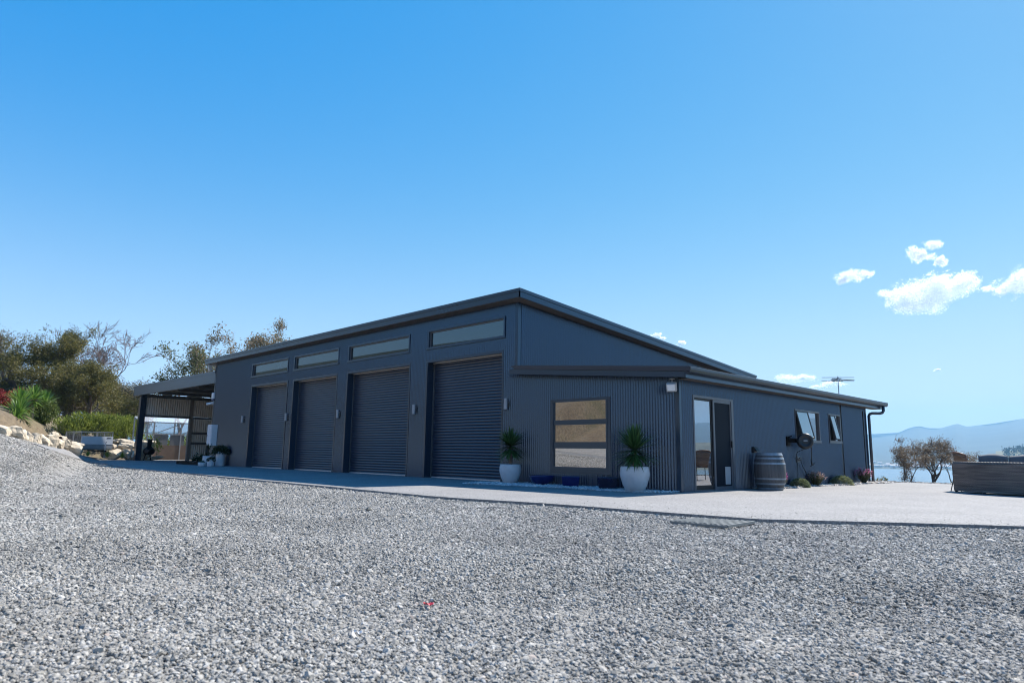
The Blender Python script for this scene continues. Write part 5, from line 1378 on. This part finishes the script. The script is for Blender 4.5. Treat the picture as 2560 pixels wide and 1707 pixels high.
mb = MB(); mb.add(V, np.stack([a, a+ny, a+ny+1, a+1], -1)); kind(mb.build('headland', M('headland_grass', (.11, .11, .06), .95, .4, .02), smooth=True), 'structure')
def hz2(az, q):
    tt = np.clip((q-1850)/400, 0, 1); tp_ = CAM[2]+np.interp(az, HA, HE)*2250-10
    return WATER_Z-4+(tp_-WATER_Z+4)*np.where(q <= 2250, tt*tt*(3-2*tt), 1-.5*(q-2250)/350)
rg = np.random.default_rng(90); n = 900; az_ = rg.uniform(R(-10), R(3), n); q_ = rg.uniform(1920, 2300, n); x = CAM[0]+q_*np.sin(az_); y = CAM[1]+q_*np.cos(az_); z = hz2(az_, q_)
g = MB(); ht = rg.uniform(5, 12, n)
for k in range(16):
    P = np.stack([x, y, z+ht*.5], -1)+rg.normal(0, 1, (n, 3))*np.stack([ht*.30, ht*.30, ht*.30], -1); leafquads(g, P, 4.2, .7, rg)
kind(g.build('distant_trees', M('distant_foliage', (.035, .045, .028), .9, .3, .05)), 'stuff')
# houses of the far shore and of the headland
g = MB(); rg = np.random.default_rng(91)
def house(g, x, y, z, s, rz):
    w, d, h = s*rg.uniform(.8, 1.5), s*.7, s*.38; g.box((x-w/2, y-d/2, z-1), (x+w/2, y+d/2, z+h), rz)
    g2.hexa([(x-w*.55, y-d*.6, z+h+.003), (x+w*.55, y-d*.6, z+h+.003), (x+w*.55, y+d*.6, z+h+.003), (x-w*.55, y+d*.6, z+h+.003)], [(x-w*.5, y-.1, z+h*1.55), (x+w*.5, y-.1, z+h*1.55), (x+w*.5, y+.1, z+h*1.55), (x-w*.5, y+.1, z+h*1.55)])
g2 = MB()
for k in range(220):
    az = rg.uniform(R(-24), R(-10)); q = 2930+rg.exponential(260); t_ = (q-2900)/5100; zt = CAM[2]+np.interp(az, RA, RE)*8000; z = WATER_Z+2+(zt-WATER_Z)*t_**1.5+4
    house(g, CAM[0]+q*math.sin(az), CAM[1]+q*math.cos(az), z, 13, rg.uniform(0, 3))
for k in range(60):
    az = rg.uniform(R(-9.5), R(2)); q = rg.uniform(2000, 2200); house(g, CAM[0]+q*math.sin(az), CAM[1]+q*math.cos(az), float(hz2(np.array(az), np.array(q)))+2.5, 11, rg.uniform(0, 3))
tw = kind(g.build('distant_town', M('pale_house_wall', (.60, .58, .55), .8, .2, .02)), 'stuff')
kind(g2.build('distant_roofs', M('pale_house_roof', (.42, .38, .36), .7, .4, .02)), 'stuff')

# ------------------------------------------------------------------ clouds
def cloudmat():
    m, nt, b = new_mat('cloud_droplets')
    d = nt.nodes.new('ShaderNodeBsdfDiffuse'); d.inputs['Color'].default_value = (.98, .98, .98, 1)
    t = nt.nodes.new('ShaderNodeBsdfTranslucent'); t.inputs['Color'].default_value = (.98, .98, .98, 1)
    mx = nt.nodes.new('ShaderNodeMixShader'); mx.inputs[0].default_value = .62
    nt.links.new(d.outputs[0], mx.inputs[1]); nt.links.new(t.outputs[0], mx.inputs[2]); nt.links.new(mx.outputs[0], nt.nodes['Material Output'].inputs['Surface'])
    return m
mt_cloud = cloudmat()
GC = 'small white clouds low in the right of the sky'
CD = 9500.0
def cloud(blobs, n, label, seed, dist=CD):
    """blobs: (u, v, half width px, half height px) of each puff; depth equals width"""
    rg = np.random.default_rng(seed); k = dist/1700*.86; P = []
    wts = np.array([b[2]*b[3] for b in blobs], float); wts /= wts.sum()
    right = np.array((math.cos(YAW), -math.sin(YAW), 0)); upv = np.array((0, 0, 1.0)); fwd = np.array((math.sin(YAW), math.cos(YAW), 0))
    for (u, v, hw, hh), w in zip(blobs, wts):
        c = at(u, v, dist); m_ = int(n*w*11.0)
        q = rg.normal(size=(m_, 3)); q /= np.linalg.norm(q, axis=1)[:, None]; q *= rg.uniform(0, 1, (m_, 1))**(1/3)*1.35
        s = fbm(q[:, 0]*2.4+seed, q[:, 2]*2.2+q[:, 1]*1.1, seed+int(u), 6)
        r_ = np.linalg.norm(q, axis=1); pr = np.clip((1.0-r_+.42*s)*1.5, 0, 1)**1.4
        q = q[pr > rg.uniform(0, 1, m_)]
        P.append(c+q[:, 0:1]*right*hw*k+q[:, 1:2]*fwd*hw*k*.7+q[:, 2:3]*upv*hh*k)
    P = np.concatenate(P); g = MB(); nn = np.tile(np.array(sun_dir)*.9+np.array((.3, -.3, 0)), (len(P), 1))
    dd = rg.normal(size=(len(P), 3))
    leafquads(g, P, 11.0, .9, rg, dd, .2, nn*1.2)
    return tag(g.build('cloud', mt_cloud, None, origin=P.mean(0)), label, 'cloud', GC)
cloud([(2250,745,45,28), (2310,735,70,42), (2370,725,75,42), (2420,705,45,25), (2290,765,80,18), (2215,735,20,14), (2340,700,40,18)], 15000, 'biggest white cloud in the right of the sky', 1)
cloud([(2530,715,38,28), (2570,700,45,34), (2500,725,28,12), (2465,722,16,9)], 5000, 'white cloud cut off by the right picture edge', 2)
cloud([(2295,635,26,22), (2330,612,22,11), (2350,655,16,15), (2325,642,22,9)], 3200, 'ragged white cloud above the biggest cloud', 3)
cloud([(2125,688,34,18), (2160,685,22,13), (2105,700,26,9)], 2800, 'small white cloud left of the biggest cloud', 4)
cloud([(1640,838,17,8), (1655,846,10,6)], 700, 'small puff of cloud above the sloping roof line at left', 5)
cloud([(1703,857,15,7)], 450, 'tiny cloud wisp just right of the small puff by the roof', 6)
cloud([(1985,947,48,11), (2020,944,26,9)], 2600, 'long low white cloud behind the wing roof left of the antenna', 7)
cloud([(2085,960,38,9), (2050,967,24,6)], 2000, 'thin low cloud behind the antenna', 8)
cloud([(2343,925,9,4)], 250, 'faintest speck of cloud above the mountains', 9)

# ------------------------------------------------------------------ air between here and the far shore
m = bpy.data.materials.new('sea_haze'); m.use_nodes = True; nt = m.node_tree
nt.nodes.remove(nt.nodes['Principled BSDF'])
pv = nt.nodes.new('ShaderNodeVolumePrincipled'); pv.inputs['Density'].default_value = 1.0e-4; pv.inputs['Color'].default_value = (.36, .70, 1.0, 1); pv.inputs['Anisotropy'].default_value = .1
nt.links.new(pv.outputs[0], nt.nodes['Material Output'].inputs['Volume'])
g = MB(); g.box((-9700, -700, -46), (9700, 9700, 590)); kind(g.build('haze', m), 'stuff')
